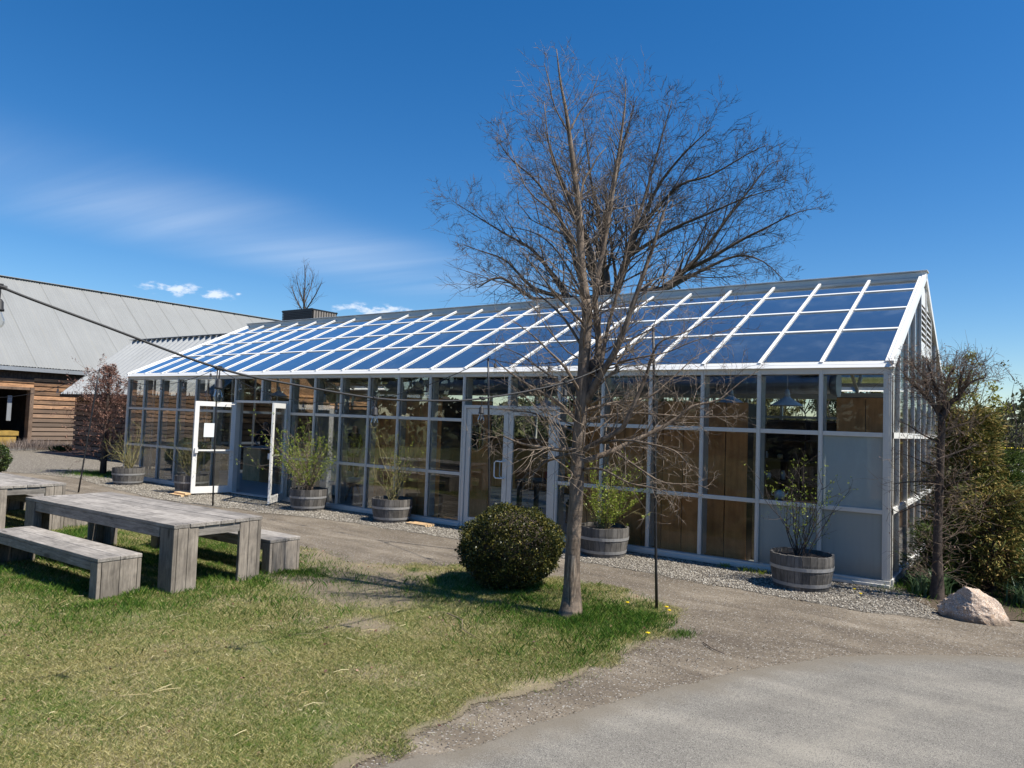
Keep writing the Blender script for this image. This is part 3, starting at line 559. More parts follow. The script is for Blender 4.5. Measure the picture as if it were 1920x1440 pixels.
# dandelions
def dandelion(x, y, z=.05, s=.02, label=''):
    t = thing('dandelion', label, 'flower', (x, y, 0), random.uniform(0, 6), group='yellow dandelions')
    MB().tube([(0, 0, 0), (.004, 0, z)], .0022, 4).build('stem', M['willow_leaf'], t)
    b = MB()
    for k in range(18):
        a = k * 2.399; rr = s * (.5 + .5 * (k % 3) / 2); b.add([(0, 0, z), (rr * math.cos(a - .2), rr * math.sin(a - .2), z + .006), (rr * math.cos(a + .2), rr * math.sin(a + .2), z + .006)], [(0, 1, 2)])
    b.lathe([(0.001, z - .006), (s * .6, z - .001), (s * .5, z + .008), (0.001, z + .011)], 8); b.build('flower_head', M['yellow_flower'], t)
for x, y, lb in [(-1.68, -3.30, 'yellow dandelion in the grass tip just right of the tall black pole'), (-1.60, -3.42, 'yellow dandelion at the outermost grass tip by the tall black pole'), (-1.42, -4.35, 'single yellow dandelion at the lawn edge below the tall black pole'),
                 (-2.08, -3.42, 'yellow dandelion in the grass between tree trunk and tall black pole'), (-.28, -.72, 'yellow dandelion in the gravel right of the last barrel planter, nearer the wall'), (-.17, -.95, 'yellow dandelion in the gravel right of the last barrel planter, nearer the path')]:
    dandelion(x, y, .06 if y > -1.2 else .075, .024, lb)
P = np.array([[-1.25, -3.95]] * 400) + rng.normal(0, 1, (400, 2)) * [.06, .09]
blades('grass_tuft', P, .02, .06, .004, M['lush'], 'small green grass tuft on the dirt beyond the lawn tip', 'grass tuft', .8)
P = np.array([[-20.9, 0.0]] * 3500) + rng.normal(0, 1, (3500, 2)) * [.6, .35]
blades('grass_patch', P, .03, .08, .01, M['lush'], 'green grass patch under the copper leaved tree', 'grass', .8)
P = np.concatenate([np.array([[a, b]] * 60) + rng.normal(0, .05, (60, 2)) for a, b in [(-1.55, -.3), (-1.75, -.28), (-11.5, -.15), (-17.5, .0), (-16.5, -.05), (-15.9, 0), (-2.1, -.2)]])
blades('weeds', P, .02, .07, .012, M['willow_leaf'], 'small green weeds in the gravel at the foot of the glass wall', 'weeds', 1.0)

# ------------------------------------------------------------------ glasshouse
XS = [-19.502, -18.652, -17.802, -16.952, -16.102, -15.252, -14.402, -13.351, -12.301, -11.451, -10.601, -9.751, -8.901, -8.051, -7.201, -6.150, -5.100, -4.250, -3.400, -2.550, -1.700, -0.850, 0.0]
W, HE, HU, HL, HR = 7.743, 2.894, 1.993, 0.978, 4.893
HD = 2.22                                   # door head
DOORS = (6, 7, 14, 15)
gh = thing('glasshouse', 'long glass and aluminium building with a pitched glazed roof and two pairs of glass doors', 'greenhouse')
X0, X1 = XS[0], XS[-1]
MB().box(X0 - .05, X1 + .05, -0.05, W + .05, -0.3, 0.022).build('floor_slab', M['concrete'], gh)
# sills between doors
for a, b in ((0, 6), (8, 14), (16, 22)):
    s_ = MB().box(XS[a] - .02, XS[b] + .03, -.075, .05, .024, .095)
    s_.box(XS[a] - .02, XS[b] + .03, -.12, -.077, .01, .05); s_.build('sill', M['alu'], gh, bevel=.004)
def screws(mb, x0, x1, z, y, n):
    for k in range(n):
        x = x0 + (x1 - x0) * (k + .5) / n; mb.lathe([(0.0001, -0.004), (.007, -.0035), (.0075, 0)], 6)
        nb = 18; base = len(mb.v) - nb
        for i in range(base, len(mb.v)): p = mb.v[i]; mb.v[i] = (x + p[0], y + p[2], z + p[1])
for k, x in enumerate(XS):
    w = .055 if 0 < k < 22 else .10
    xa = x - w / 2 if k < 22 else x - w + .03
    mb = MB().box(xa, xa + w, -.045, -.012, (HD + .06 if k in (7, 15) else .10), HE - .004)
    if k not in (7, 15): mb.box(xa + w * .25, xa + w * .75, -.052, -.047, .10, HE - .004)
    mb.build('mullion', M['alu'], gh, bevel=.003)
    z0 = HD + .06 if k in (7, 15) else .1
    MB().box(x - .03, x + .03, .012, .19, z0, HE - .1).build('inner_post', M['inner_grey'], gh)
for a, b in ((0, 6), (8, 14), (16, 22)):
    for z in (HU, HL):
        r_ = MB()
        for i in range(a, b):
            r_.box(XS[i] + .029, XS[i + 1] - (.029 if i + 1 < 22 else .071), -.038, -.010, z - .03, z + .03)
            screws(r_, XS[i] + .03, XS[i + 1] - .04, z, -.039, 4)
        r_.build('rail', M['alu'], gh, bevel=.003)
# header and eave
MB().box(X0 - .03, X1 + .03, -.043, .16, HE - .085, HE - .002).build('header', M['alu'], gh, bevel=.003)
eg = MB()
for ya, za, yb, zb in ((-.105, HE - .004, -.07, HE + .040), (-.068, HE + .041, -.03, HE + .086)):
    q = [(ya, za), (yb, zb), (.05, zb), (.05, za)]
    eg.add([(X0 - .06, a, b) for a, b in q] + [(X1 + .06, a, b) for a, b in q], [(3, 2, 1, 0), (4, 5, 6, 7), (0, 1, 5, 4), (1, 2, 6, 5), (2, 3, 7, 6), (3, 0, 4, 7)])
eg.build('eave_gutter', M['rafter_white'], gh, bevel=.006)
MB().box(X0 - .03, X1 + .03, W - .12, W + .05, HE - .1, HE + .05).build('rear_eave', M['rafter_white'], gh)
# panes of the front wall
def pane(x0, x1, z0, z1, mat, nm='wall_pane', y=0.0, par=gh, lab=None):
    return MB().box(x0, x1, y - .004, y + .004, z0, z1).build(nm, mat, par, label=lab)
for i in range(22):
    a, b = XS[i] + .012, XS[i + 1] - .012
    if i in DOORS: pane(a, b, HD + .065, HE - .087, M['glass']); continue
    pane(a, b, HU + .012, HE - .087, M['glass'])
    if i == 21: pane(a, b, HL + .012, HU - .012, M['frosted'], 'frosted_pane')
    else: pane(a, b, HL + .012, HU - .012, M['glass'])
    if i in (20, 21): pane(a, b, .1, HL - .012, M['spandrel'], 'spandrel_panel')
    else: pane(a, b, .1, HL - .012, M['glass'])
# roof slopes
ZE, RY = HE + .085, W / 2
ZR = HR - .04
sl = (ZR - ZE) / RY
def rz(y): return ZE + sl * y
nrm = Vector((0, -sl, 1)).normalized()
for k, x in enumerate(XS):
    w = .075 if 0 < k < 22 else .1; xx = x if 0 < k < 22 else (x + .02 if k == 0 else x - .02)
    MB().beam((xx, -.05, rz(-.05) + .018), (xx, RY - .02, rz(RY - .02) + .018), w * .66, .020, (0, 0, 1)).build('rafter', M['rafter_white'], gh, bevel=.004)
    MB().beam((xx, .16, rz(.16) - .065), (xx, RY - .08, rz(RY - .08) - .065), .045, .09, (0, 0, 1)).build('inner_rafter', M['inner_grey'], gh)
    MB().beam((xx, W + .05, rz(-.05) + .03), (xx, RY + .02, rz(RY - .02) + .03), w * .8, .12, (0, 0, 1)).build('rear_rafter', M['inner_grey'], gh)
SP = [0.0, .31, .55, .79, 0.985]
for s_ in SP[1:4]:
    y = RY * s_; mb = MB()
    for i in range(22): mb.beam((XS[i] + .038, y, rz(y) + .012), (XS[i + 1] - .038, y, rz(y) + .014), .056, .018, nrm)
    mb.build('purlin', M['rafter_white'], gh)
def slope_pane(i, s0, s1, nm, rear=False, mat=None):
    y0, y1 = RY * s0 + .02, RY * s1 - .02; z0, z1 = rz(y0), rz(y1)
    if rear: Y0, Y1 = W - y0, W - y1
    else: Y0, Y1 = y0, y1
    a, b = XS[i] + .02, XS[i + 1] - .02; t = Vector((0, (-sl if not rear else sl), 1)).normalized() * .004
    q = [Vector((a, Y0, z0)), Vector((b, Y0, z0)), Vector((b, Y1, z1)), Vector((a, Y1, z1))]
    MB().add([p - t for p in q] + [p + t for p in q], [(0, 3, 2, 1), (4, 5, 6, 7), (0, 1, 5, 4), (1, 2, 6, 5), (2, 3, 7, 6), (3, 0, 4, 7)])
    mb = MB(); mb.add([p - t for p in q] + [p + t for p in q], [(0, 3, 2, 1), (4, 5, 6, 7), (0, 1, 5, 4), (1, 2, 6, 5), (2, 3, 7, 6), (3, 0, 4, 7)])
    mb.build(nm, mat, gh)
for i in range(22):
    for j in range(4): slope_pane(i, SP[j], SP[j + 1], 'roof_pane', False, M['roof_glass'])
    slope_pane(i, 0, .98, 'rear_roof_pane', True, M['roof_glass'])
rc = MB().box(X0 - .08, X1 + .06, RY - .10, RY + .10, ZR - .05, HR + .005); rc.box(X0 - .1, X1 + .08, RY - .13, RY + .13, HR + .007, HR + .03)
rc.build('ridge_cap', M['alu'], gh, bevel=.004)
# gable end walls
GY = [0.0, .72, 1.59, 2.44, 3.3, 4.15, 5.03, 5.87, 6.85, W]
def gable(X, sgn, full):
    for k, y in enumerate(GY):
        top = rz(min(y, W - y)) - .05 if 0 < k < 9 else HE
        if k in (0, 9): MB().box(X - .012 if sgn > 0 else X - .03, X + .03 if sgn > 0 else X + .012, y + (.013 if k == 0 else -.1), y + (.1 if k == 0 else -.0), .02, HE).build('corner_post', M['white_metal'], gh, bevel=.003)
        else: MB().box(X - .02, X + .035, y - .022, y + .022, .1, top).build('gable_post', M['alu'], gh)
    for z in (HU, HL):
        mb = MB()
        for k in range(9): mb.box(X + .0, X + .03, GY[k] + (.101 if k == 0 else .023), GY[k + 1] - (.101 if k == 8 else .023), z - .04, z + .04)
        mb.build('gable_rail', M['white_metal'], gh)
    MB().box(X - .04, X + .05, .05, W - .05, .024, .1).build('gable_sill', M['white_metal'], gh)
    for k in range(9):
        y0, y1 = GY[k] + .01, GY[k + 1] - .01
        for z0, z1 in ((.1, HL - .01), (HL + .01, HU - .01)): MB().box(X - .004, X + .004, y0, y1, z0, z1).build('gable_pane', M['glass'], gh)
        q = [(y0, HU + .01), (y1, HU + .01), (y1, rz(min(y1, W - y1)) - .05)]
        if y0 < RY < y1: q.append((RY, rz(RY) - .05))
        q.append((y0, rz(min(y0, W - y0)) - .05)); n = len(q)
        mid_bay = full and k in (4, 5, 3)
        if full and k in (4, 5):
            # louvre with small windows below, pale panels above
            ztop = 4.28
            MB().box(X - .004, X + .004, y0, y1, HU + .01, 3.38).build('gable_pane', M['glass'], gh)
            MB().box(X - .004, X + .02, y0 + .02, y1 - .02, 3.40, 3.64).build('vent_window', M['white_metal'], gh)
            lv = MB().box(X - .02, X - .01, y0, y1, 3.66, ztop)
            for j in range(6):
                z = 3.68 + j * (ztop - 3.68) / 6; lv.add([(X - .005, y0 + .02, z + .095), (X - .005, y1 - .02, z + .095), (X + .035, y1 - .02, z), (X + .035, y0 + .02, z), (X - .009, y0 + .02, z + .09), (X - .009, y1 - .02, z + .09), (X + .03, y1 - .02, z - .006), (X + .03, y0 + .02, z - .006)], [(0, 1, 2, 3), (7, 6, 5, 4), (0, 3, 7, 4), (1, 5, 6, 2), (3, 2, 6, 7)])
            lv.build('louvre', M['alu'], gh)
            q = [(y0, ztop + .02), (y1, ztop + .02), (y1, max(ztop + .03, rz(min(y1, W - y1)) - .05)), (y0, max(ztop + .03, rz(min(y0, W - y0)) - .05))]
            MB().add([(X, a, b) for a, b in q] + [(X + .01, a, b) for a, b in q], [(3, 2, 1, 0), (4, 5, 6, 7), (0, 1, 5, 4), (1, 2, 6, 5), (2, 3, 7, 6), (3, 0, 4, 7)]).build if False else None
            mb = MB(); mb.add([(X, a, b) for a, b in q] + [(X + .01, a, b) for a, b in q], [(3, 2, 1, 0), (4, 5, 6, 7), (0, 1, 5, 4), (1, 2, 6, 5), (2, 3, 7, 6), (3, 0, 4, 7)]); mb.build('gable_panel', M['white_metal'], gh)
            continue
        mb = MB(); mb.add([(X - .004, a, b) for a, b in q] + [(X + .004, a, b) for a, b in q], [tuple(range(n))[::-1], tuple(range(n, 2 * n))] + [(j, (j + 1) % n, n + (j + 1) % n, n + j) for j in range(n)])
        mb.build('gable_pane', M['glass'], gh)
    for a, b in (((X + .03 * sgn, -.07, rz(-.07) - .02), (X + .03 * sgn, RY, rz(RY) - .02)), ((X + .03 * sgn, W + .07, rz(-.07) - .02), (X + .03 * sgn, RY, rz(RY) - .02))):
        MB().beam(a, b, .055, .12, (0, 0, 1)).build('gable_rake', M['white_metal'], gh)
gable(X1, 1, True); gable(X0, -1, False)
# rear wall: posts, low plywood, glass above
for k, x in enumerate(XS): MB().box(x - .03, x + .03, W - .10, W - .01, .03, HE - .1).build('rear_post', M['rafter_white'], gh)
for i in range(22):
    a, b = XS[i] + .032, XS[i + 1] - .032
    MB().box(a, b, W - .03, W - .022, .1, HE - .1).build('rear_pane', M['glass'], gh)
MB().box(X0 + .05, X1 - .05, W - .105, W - .005, HU - .03 + .35, HU + .03 + .35).build('rear_rail', M['rafter_white'], gh)

# doors
def door_frame(i):
    a, b = XS[i], XS[i + 2]
    mb = MB().box(a + .03, a + .085, -.055, .08, .03, HD); mb.box(b - .085, b - .03, -.055, .08, .03, HD); mb.box(a + .03, b - .03, -.055, .08, HD + .001, HD + .058); mb.box(a, b, -.09, .12, .023, .038)
    mb.build('door_frame', M['alu'], gh, bevel=.003)
door_frame(6); door_frame(14)
def door_leaf(hx, hy, ang, width, right_hinge, handle, lab, bar=True, mat='white_metal'):
    """leaf built along local +x from its hinge; ang rotates it about the hinge"""
    d = bpy.data.objects.new('door', None)
    st, h = .10, HD - .045
    fr = MB().box(0, st, -.022, .022, 0, h); fr.box(width - st, width, -.022, .022, 0, h); fr.box(st, width - st, -.021, .021, h - .11, h); fr.box(st, width - st, -.021, .021, 0, .16)
    d = fr.build('door', M[mat], gh, bevel=.003, label=lab)
    d.location = (hx, hy, .04); d.rotation_euler = (0, 0, ang)
    MB().box(st, width - st, -.004, .004, .161, h - .111).build('door_glass', M['door_glass'], d)
    if bar:
        s = 1 if bar == 'in' else -1
        mb = MB().box(.05, width - .05, s * .055 - .012, s * .055 + .012, 1.0, 1.035); mb.box(width - .10, width - .03, s * .024, s * .075, .955, 1.08); mb.box(.03, .07, s * .024, s * .06, .99, 1.045); mb.build('push_bar', M['white_metal'], d)
    if handle:
        for s in (-1, 1):
            x = width - .05; x2 = x - .18; y0 = s * .022; y1 = s * .085
            MB().tube([(x, y0, .93), (x, y1, .93), (x2 + .03, y1, .93), (x2, y1, .96), (x2, y1, 1.20), (x2 + .03, y1, 1.23), (x, y1, 1.23), (x, y0, 1.23)], .012, 8).build('pull_handle', M['white_metal'], d)
    return d
dl = door_leaf(-14.32, -.05, R(-103), .97, False, False, 'white framed glass door leaf standing wide open, paper notice on its glass', 'in')
MB().box(.50, .74, .006, .010, 1.33, 1.66).build('notice', M['paper'], dl)
MB().tube([(.25, .02, 2.12), (.28, .12, 2.12), (.05, .16, 2.13)], .012, 6).build('door_closer', M['alu'], dl)
dr_ = door_leaf(-12.37, -.05, R(180 + 125), .97, True, False, 'white framed glass door leaf folded back beside the bushy planter', 'out')
door_leaf(-7.11, -.01, 0, .955, False, True, 'closed grey framed glass door leaf, left of the pair behind the round shrub', False, 'alu')
d4 = door_leaf(-5.19, -.01, R(180), .955, True, False, 'closed grey framed glass door leaf, right of the pair beside the tree trunk', False, 'alu')
tag(MB().box(-14.80, -14.30, -1.36, -1.20, 0.0, .045).box(-14.74, -14.27, -1.28, -1.14, .046, .085).build('timber_offcut', M['offcut']), 'pale sawn lumber offcuts wedging the open white door', 'wood block')
mb = MB()
for k in range(4): mb.box(-8.05 + .02 * k, -7.55 + .015 * k, -.58 + .055 * k, -.53 + .055 * k, 0.0, .035 + .008 * (k % 2))
tag(mb.build('lumber_stack', M['offcut']), 'short reddish sawn boards lying on the gravel beside the closed doors', 'boards')
# ------------------------------------------------------------------ inside the glasshouse
def ply_block(x0, x1, y0, y1, z1, name, lab, cat, step=.3, mat='ply'):
    t = thing(name, lab, cat, ((x0 + x1) / 2, y0, .03)); cx = (x0 + x1) / 2; n = max(1, round((x1 - x0) / step)); w = (x1 - x0) / n
    mb = MB()
    for k in range(n): mb.box(x0 - cx + k * w + .007, x0 - cx + (k + 1) * w - .007, 0, .02, .0, z1)
    mb.build('panelling', M[mat], t)
    MB().box(x0 - cx + .01, x1 - cx - .01, .025, y1 - y0, 0.0, z1 - .01).build('core', M['dark_wood'], t)
    return t
ply_block(-9.98, -8.02, .30, 1.2, 2.38, 'plywood_partition', 'tall brown plywood partition behind the glass left of the closed doors', 'partition')
ply_block(-5.02, -1.95, .30, 1.3, 2.38, 'plywood_partition', 'long tall brown plywood partition behind the glass right of the tree trunk', 'partition', .36)
ply_block(-7.98, -7.28, .95, 1.02, 2.36, 'plywood_screen', 'plywood screen that carries the oval mirror', 'screen', .7)
mt = thing('wall_mirror', 'oval mirror in a brass ring on the plywood screen', 'mirror', (-7.60, .93, 1.66))
def oval(mb, rx, rz_, tube_r, n=36): mb.tube([(rx * math.cos(2 * math.pi * k / n), 0, rz_ * math.sin(2 * math.pi * k / n)) for k in range(n + 1)], tube_r, 6, cap=False)
fr_ = MB(); oval(fr_, .20, .27, .022); fr_.build('mirror_frame', M['ply_light'], mt)
g_ = MB(); n = 36; g_.add([(0, 0, 0)] + [(.19 * math.cos(2 * math.pi * k / n), 0, .26 * math.sin(2 * math.pi * k / n)) for k in range(n)], [(0, 1 + k, 1 + (k + 1) % n) for k in range(n)])
g_.add([(0, .015, 0)] + [(.19 * math.cos(2 * math.pi * k / n), .015, .26 * math.sin(2 * math.pi * k / n)) for k in range(n)], [(0, 1 + (k + 1) % n, 1 + k) for k in range(n)])
mm = NT('mirror_glass'); M['mirror'] = mm.bsdf((.55, .56, .57), .03, 1.0); g_.build('mirror_glass', M['mirror'], mt)
# plywood run along the back and in the middle
ply_block(-19.2, -17.2, 7.2, 7.5, 2.2, 'plywood_backing', 'plywood backing wall deep inside at the far left end', 'partition', .6)
ply_block(-17.0, -13.6, 6.9, 7.2, 2.1, 'plywood_backing', 'plywood backing wall behind the shop counter area', 'partition', .6)
ply_block(-13.4, -8.4, 7.05, 7.3, 1.5, 'plywood_backing', 'low plywood dado at the rear behind the jar counter', 'partition', .6)
ply_block(-8.2, -.2, 7.0, 7.3, 2.15, 'plywood_backing', 'plywood backing wall along the rear of the right half', 'partition', .6)
ply_block(-13.2, -10.6, 3.4, 3.8, 1.62, 'plywood_counter_wall', 'plywood counter wall with jars on top, inside left of centre', 'counter', .45)
for k, (x, h, c) in enumerate([(-12.5, .16, 'ceramic'), (-12.1, .2, 'red'), (-11.7, .13, 'dark_wood'), (-11.3, .18, 'ply_light'), (-10.9, .15, 'ceramic')]):
    tag(MB().lathe([(.001, 0), (.05, 0), (.055, h * .6), (.03, h * .85), (.035, h), (.001, h)], 12, x, 3.55).build('jar', M[c], smooth=True), ['white jar, leftmost on the plywood counter wall', 'red jar, second from left on the counter wall', 'dark jar, middle of the counter wall', 'tan wooden jar right of the dark jar', 'white jar, rightmost on the plywood counter wall'][k], 'jar', 'jars on the counter wall').location.z = 1.655
# service counter seen through the open door
ct = thing('shop_counter', 'wooden shop counter with open dark red shelves just inside the open doors', 'counter', (-16.0, 2.2, .03))
MB().box(-1.2, 1.2, -.02, .62, .93, .97).build('counter_top', M['concrete'], ct)
MB().box(-1.15, -.35, 0, .6, 0, .925).build('side_cabinet', M['ply_light'], ct)
sb = MB().box(-.35, 1.15, .5, .6, 0, .925); sb.box(1.1, 1.15, 0, .5, 0, .925); sb.box(-.33, 1.1, .0, .49, .0, .04); sb.build('shelf_back', M['ply'], ct)
MB().box(-.33, 1.09, .0, .49, .46, .49).build('shelf', M['ply_light'], ct)
tag(MB().box(-16.15, -15.75, 2.35, 2.75, 1.0, 1.26).box(-15.72, -15.2, 2.4, 2.75, 1.0, 1.16).build('crate', M['ply_light']), 'small wooden crates standing on the shop counter', 'crate')
tag(MB().lathe([(.001, 0), (.09, 0), (.1, .14), (.06, .2), (.001, .2)], 14, -15.6, 2.45).build('pot', M['dark_wood'], smooth=True), 'dark pot on the lower shelf of the shop counter', 'pot').location.z = .07
def branch_cluster(name, lab, loc, n, h, spread, mat, r=.006, cat='branches', leaf=None, leafn=0):
    t = thing(name, lab, cat, loc); mb = MB(); tips = []
    for k in range(n):
        a = random.uniform(0, 6.28); s = random.uniform(.2, 1) * spread; p = [(0, 0, 0)]; q = Vector((0, 0, 0)); d = Vector((s * math.cos(a), s * math.sin(a), 1)).normalized()
        for j in range(5):
            d = (d + Vector((random.uniform(-.18, .18), random.uniform(-.18, .18), .02))).normalized(); q = q + d * h / 5 * random.uniform(.8, 1.1); p.append(tuple(q))
            if j > 1:
                e = (d + Vector((random.uniform(-.8, .8), random.uniform(-.8, .8), .1))).normalized(); e2 = q + e * h * .16; mb.tube([q, (q + e2) / 2, e2], [r * .5, r * .4, r * .2], 3, False); tips.append((q, e2))
        mb.tube(p, [r * (1 - i * .16) for i in range(6)], 4, False); tips.append((Vector(p[3]), Vector(p[5])))
    mb.build('stems', mat, t)
    if leaf: leaves_on('leaves', tips, leafn, .022, leaf, t)
    return t
# pendant lamps
def pendant(x, y, z, kind, lab):
    t = thing('pendant_lamp', lab, 'lamp', (x, y, z), group='pendant lamps inside the glasshouse')
    top = rz(min(y, W - y)) - z - .1
    MB().tube([(0, 0, .25), (0, 0, top)], .006, 5).build('cord', M['white_lamp'], t)
    MB().lathe([(.001, .27), (.03, .26), (.045, .2), (.05, .12), (.001, .11)], 14).build('socket', M['ceramic'], t, smooth=True)
    if kind == 'wide':
        MB().lathe([(.045, .15), (.07, .12), (.12, .09), (.26, .0), (.265, -.005), (.25, -.004), (.11, .08), (.04, .13)], 28).build('shade', M['white_lamp'], t, smooth=True)
    elif kind == 'dome':
        MB().lathe([(.06, .22), (.13, .2), (.17, .1), (.18, -.02), (.175, -.02), (.16, .09), (.12, .18), (.05, .2)], 24).build('shade', M['white_lamp'], t, smooth=True)
    else:
        MB().lathe([(.001, -.01), (.035, .01), (.045, .05), (.03, .1), (.02, .115)], 14).build('bulb', M['clear_bulb'], t, smooth=True)
for x, y, z, k, lb in [(-1.72, 1.6, 2.42, 'wide', 'white wide shade pendant lamp above the dark shelves near the right corner'), (-14.4, 2.6, 2.36, 'dome', 'white dome pendant lamp right of the open doors'), (-16.2, 2.6, 2.5, 'wide', 'white wide pendant lamp over the open doorway'),
                    (-11.3, 2.6, 2.46, 'bare', 'bare white socket pendant above the plywood partition'), (-10.4, 2.4, 2.6, 'bare', 'bare socket pendant left of the closed doors'), (-6.9, 2.4, 2.34, 'wide', 'white wide pendant lamp beside the tree trunk'), (-5.0, 2.4, 2.42, 'bare', 'bare socket pendant right of the tree trunk'), (-2.85, 2.2, 2.46, 'wide', 'white wide pendant lamp over the long plywood partition')]:
    pendant(x, y, z, k, lb)
# duct
dt = MB(); dt.tube([(-12.2, 3.1, 2.78), (-1.35, 3.1, 2.86)], .17, 20)
for k in range(42): x = -12.0 + k * .255; dt.tube([(x, 3.1, 2.782 + .0074 * (x + 12)), (x + .012, 3.1, 2.782 + .0074 * (x + 12))], .177, 20)
du = thing('air_duct', 'long round galvanised spiral duct hung under the glass roof', 'duct'); dt.build('pipe', M['galv'], du, smooth=False)
MB().tube([(-1.34, 3.1, 2.86), (-1.22, 3.1, 2.86)], [.17, .25], 20).build('end_bell', M['galv'], du)
MB().box(-1.9, -1.5, 2.95, 3.25, 3.05, 3.9).build('hanger_box', M['black'], du)
tag(MB().box(-16.9, -2.2, 4.6, 5.3, 3.05, 3.32).build('ceiling_bulkhead', M['black']), 'long dark bulkhead hung under the roof behind the duct', 'bulkhead')
# stool, chair, table, shelves, right corner
st = thing('stool', 'small three legged stool with a pale fleece seat seen through the glass', 'stool', (-11.35, 1.15, .03))
MB().lathe([(.001, .42), (.17, .42), (.19, .45), (.18, .50), (.12, .53), (.001, .54)], 18).build('seat', M['fleece'], st, smooth=True)
MB().lathe([(.001, .34), (.15, .35), (.17, .415), (.001, .416)], 18).build('seat_base', M['post_wood'], st, smooth=True)
for a in (.4, 2.5, 4.6): MB().tube([(.09 * math.cos(a), .09 * math.sin(a), .36), (.21 * math.cos(a), .21 * math.sin(a), 0)], [.028, .018], 8).build('leg', M['post_wood'], st)
ch = thing('armchair', 'pale draped low armchair behind the bushy planter', 'armchair', (-12.4, 1.25, .03), R(20))
MB().box(-.36, .36, -.34, .34, .05, .40).build('seat', M['fleece'], ch, bevel=.06); MB().box(-.36, .36, .24, .42, .30, .92).build('backrest', M['fleece'], ch, bevel=.07)
for s in (-1, 1): MB().box(s * .42 - .07, s * .42 + .07, -.34, .40, .05, .60).build('armrest', M['fleece'], ch, bevel=.05)
tb = thing('dining_table', 'dark wooden table behind the closed glass doors', 'table', (-6.4, 2.3, .03))
MB().box(-.9, .9, -.4, .4, .72, .76).build('tabletop', M['post_wood'], tb, bevel=.005)
for sx in (-1, 1):
    for sy in (-1, 1): MB().box(sx * .82 - .04, sx * .82 + .04, sy * .33 - .04, sy * .33 + .04, 0, .719).build('leg', M['post_wood'], tb)
tag(MB().box(-6.75, -6.5, 2.2, 2.45, .80, .98).build('box', M['red']), 'small red box on the dark table behind the closed doors', 'box')
tag(MB().box(-5.95, -5.3, 1.75, 2.1, .03, .45).box(-5.93, -5.32, 1.77, 2.08, .452, .50).build('bench_box', M['dark_wood']), 'low dark box inside beside the right door leaf', 'box')
sh = thing('shelf_unit', 'tall dark wooden shelf unit holding pale crockery near the right corner', 'shelf', (-1.55, 2.0, .03))
MB().box(-.85, .95, .32, .35, 0, 2.15).build('back_board', M['dark_wood'], sh)
for z in (.5, 1.1, 1.45, 1.8, 2.13): MB().box(-.85, .95, 0, .319, z, z + .03).build('shelf_board', M['dark_wood'], sh)
for x in (-.87, .02, .951): MB().box(x, x + .02, 0, .35, 0, 2.17).build('upright', M['dark_wood'], sh)
for z, x, r_, h, mt_, lb in ((1.14, -.6, .055, .10, 'ceramic', 'squat white pot, leftmost on the lower crockery shelf'), (1.14, -.35, .04, .15, 'ceramic', 'slim white vase on the lower crockery shelf'), (1.14, .3, .06, .12, 'ceramic', 'wide pale bowl jar on the lower crockery shelf, right half'), (1.14, .6, .045, .14, 'ply_light', 'tan canister, rightmost on the lower crockery shelf'),
        (1.49, -.65, .045, .12, 'ceramic', 'white canister, leftmost on the upper crockery shelf'), (1.49, -.4, .05, .08, 'ply_light', 'low tan pot on the upper crockery shelf'), (1.49, .25, .04, .15, 'ceramic', 'tall white jug on the upper crockery shelf, right half'), (1.49, .55, .055, .09, 'ceramic', 'short white pot, rightmost on the upper crockery shelf')):
    o = MB().lathe([(.001, 0), (r_, 0), (r_ * 1.1, h * .6), (r_ * .7, h), (.001, h)], 12).build('crockery', M[mt_], smooth=True); o.location = (-1.55 + x, 2.12, z + .035); tag(o, lb, 'crockery', 'crockery on the dark shelf unit')
tag(MB().box(-2.02, -1.92, .62, .70, .03, 2.05).build('timber_post', M['offcut']), 'upright orange lumber post at the right end of the long partition', 'post')
tag(MB().box(-1.30, -.05, .7, 1.1, .03, .9).box(-1.9, -.04, .66, 1.12, .902, .95).build('work_bench', M['dark_wood']), 'dark work counter behind the right corner panes', 'counter')
tp = thing('teapot', 'small white teapot on the work counter near the right corner', 'teapot', (-1.62, .85, .955))
MB().lathe([(.001, 0), (.07, 0), (.085, .05), (.07, .11), (.03, .13), (.001, .14)], 18).build('body', M['ceramic'], tp, smooth=True); MB().tube([(.07, 0, .05), (.12, 0, .09), (.13, 0, .12)], [.015, .011, .008], 8).build('spout', M['ceramic'], tp); MB().tube([(-.07, 0, .04), (-.12, 0, .06), (-.11, 0, .11), (-.06, 0, .11)], .008, 6).build('handle', M['ceramic'], tp)
cb = thing('wall_cupboard', 'brown double cupboard high up in the right corner', 'cupboard', (-.45, 1.0, 1.98))
for s in (-1, 1): MB().box(s * .2 - .195, s * .2 + .195, 0, .02, .03, .55).build('door', M['ply'], cb)
MB().box(-.4, .4, .022, .4, .0, .56).build('carcass', M['dark_wood'], cb)
tag(MB().box(-.42, -.10, .10, .30, 1.01, 1.12).build('storage_box', M['dark_wood']), 'small dark box behind the frosted pane', 'box')
for k, (x, z) in enumerate([(-17.1, 1.95), (-16.35, 2.0)]):
    tag(MB().box(x - .13, x + .13, 3.5, 3.62, z, z + .36).build('hanging_box', M['ply_light']), ['orange wooden wall box, left of the vase branches', 'orange wooden wall box, behind the vase branches'][k], 'wall box')
# dark back of the shop on the left
tag(MB().box(-19.0, -14.6, 6.2, 6.3, .03, 2.2).build('display_wall', M['inner_grey']), 'grey display wall behind the shop counter', 'wall')

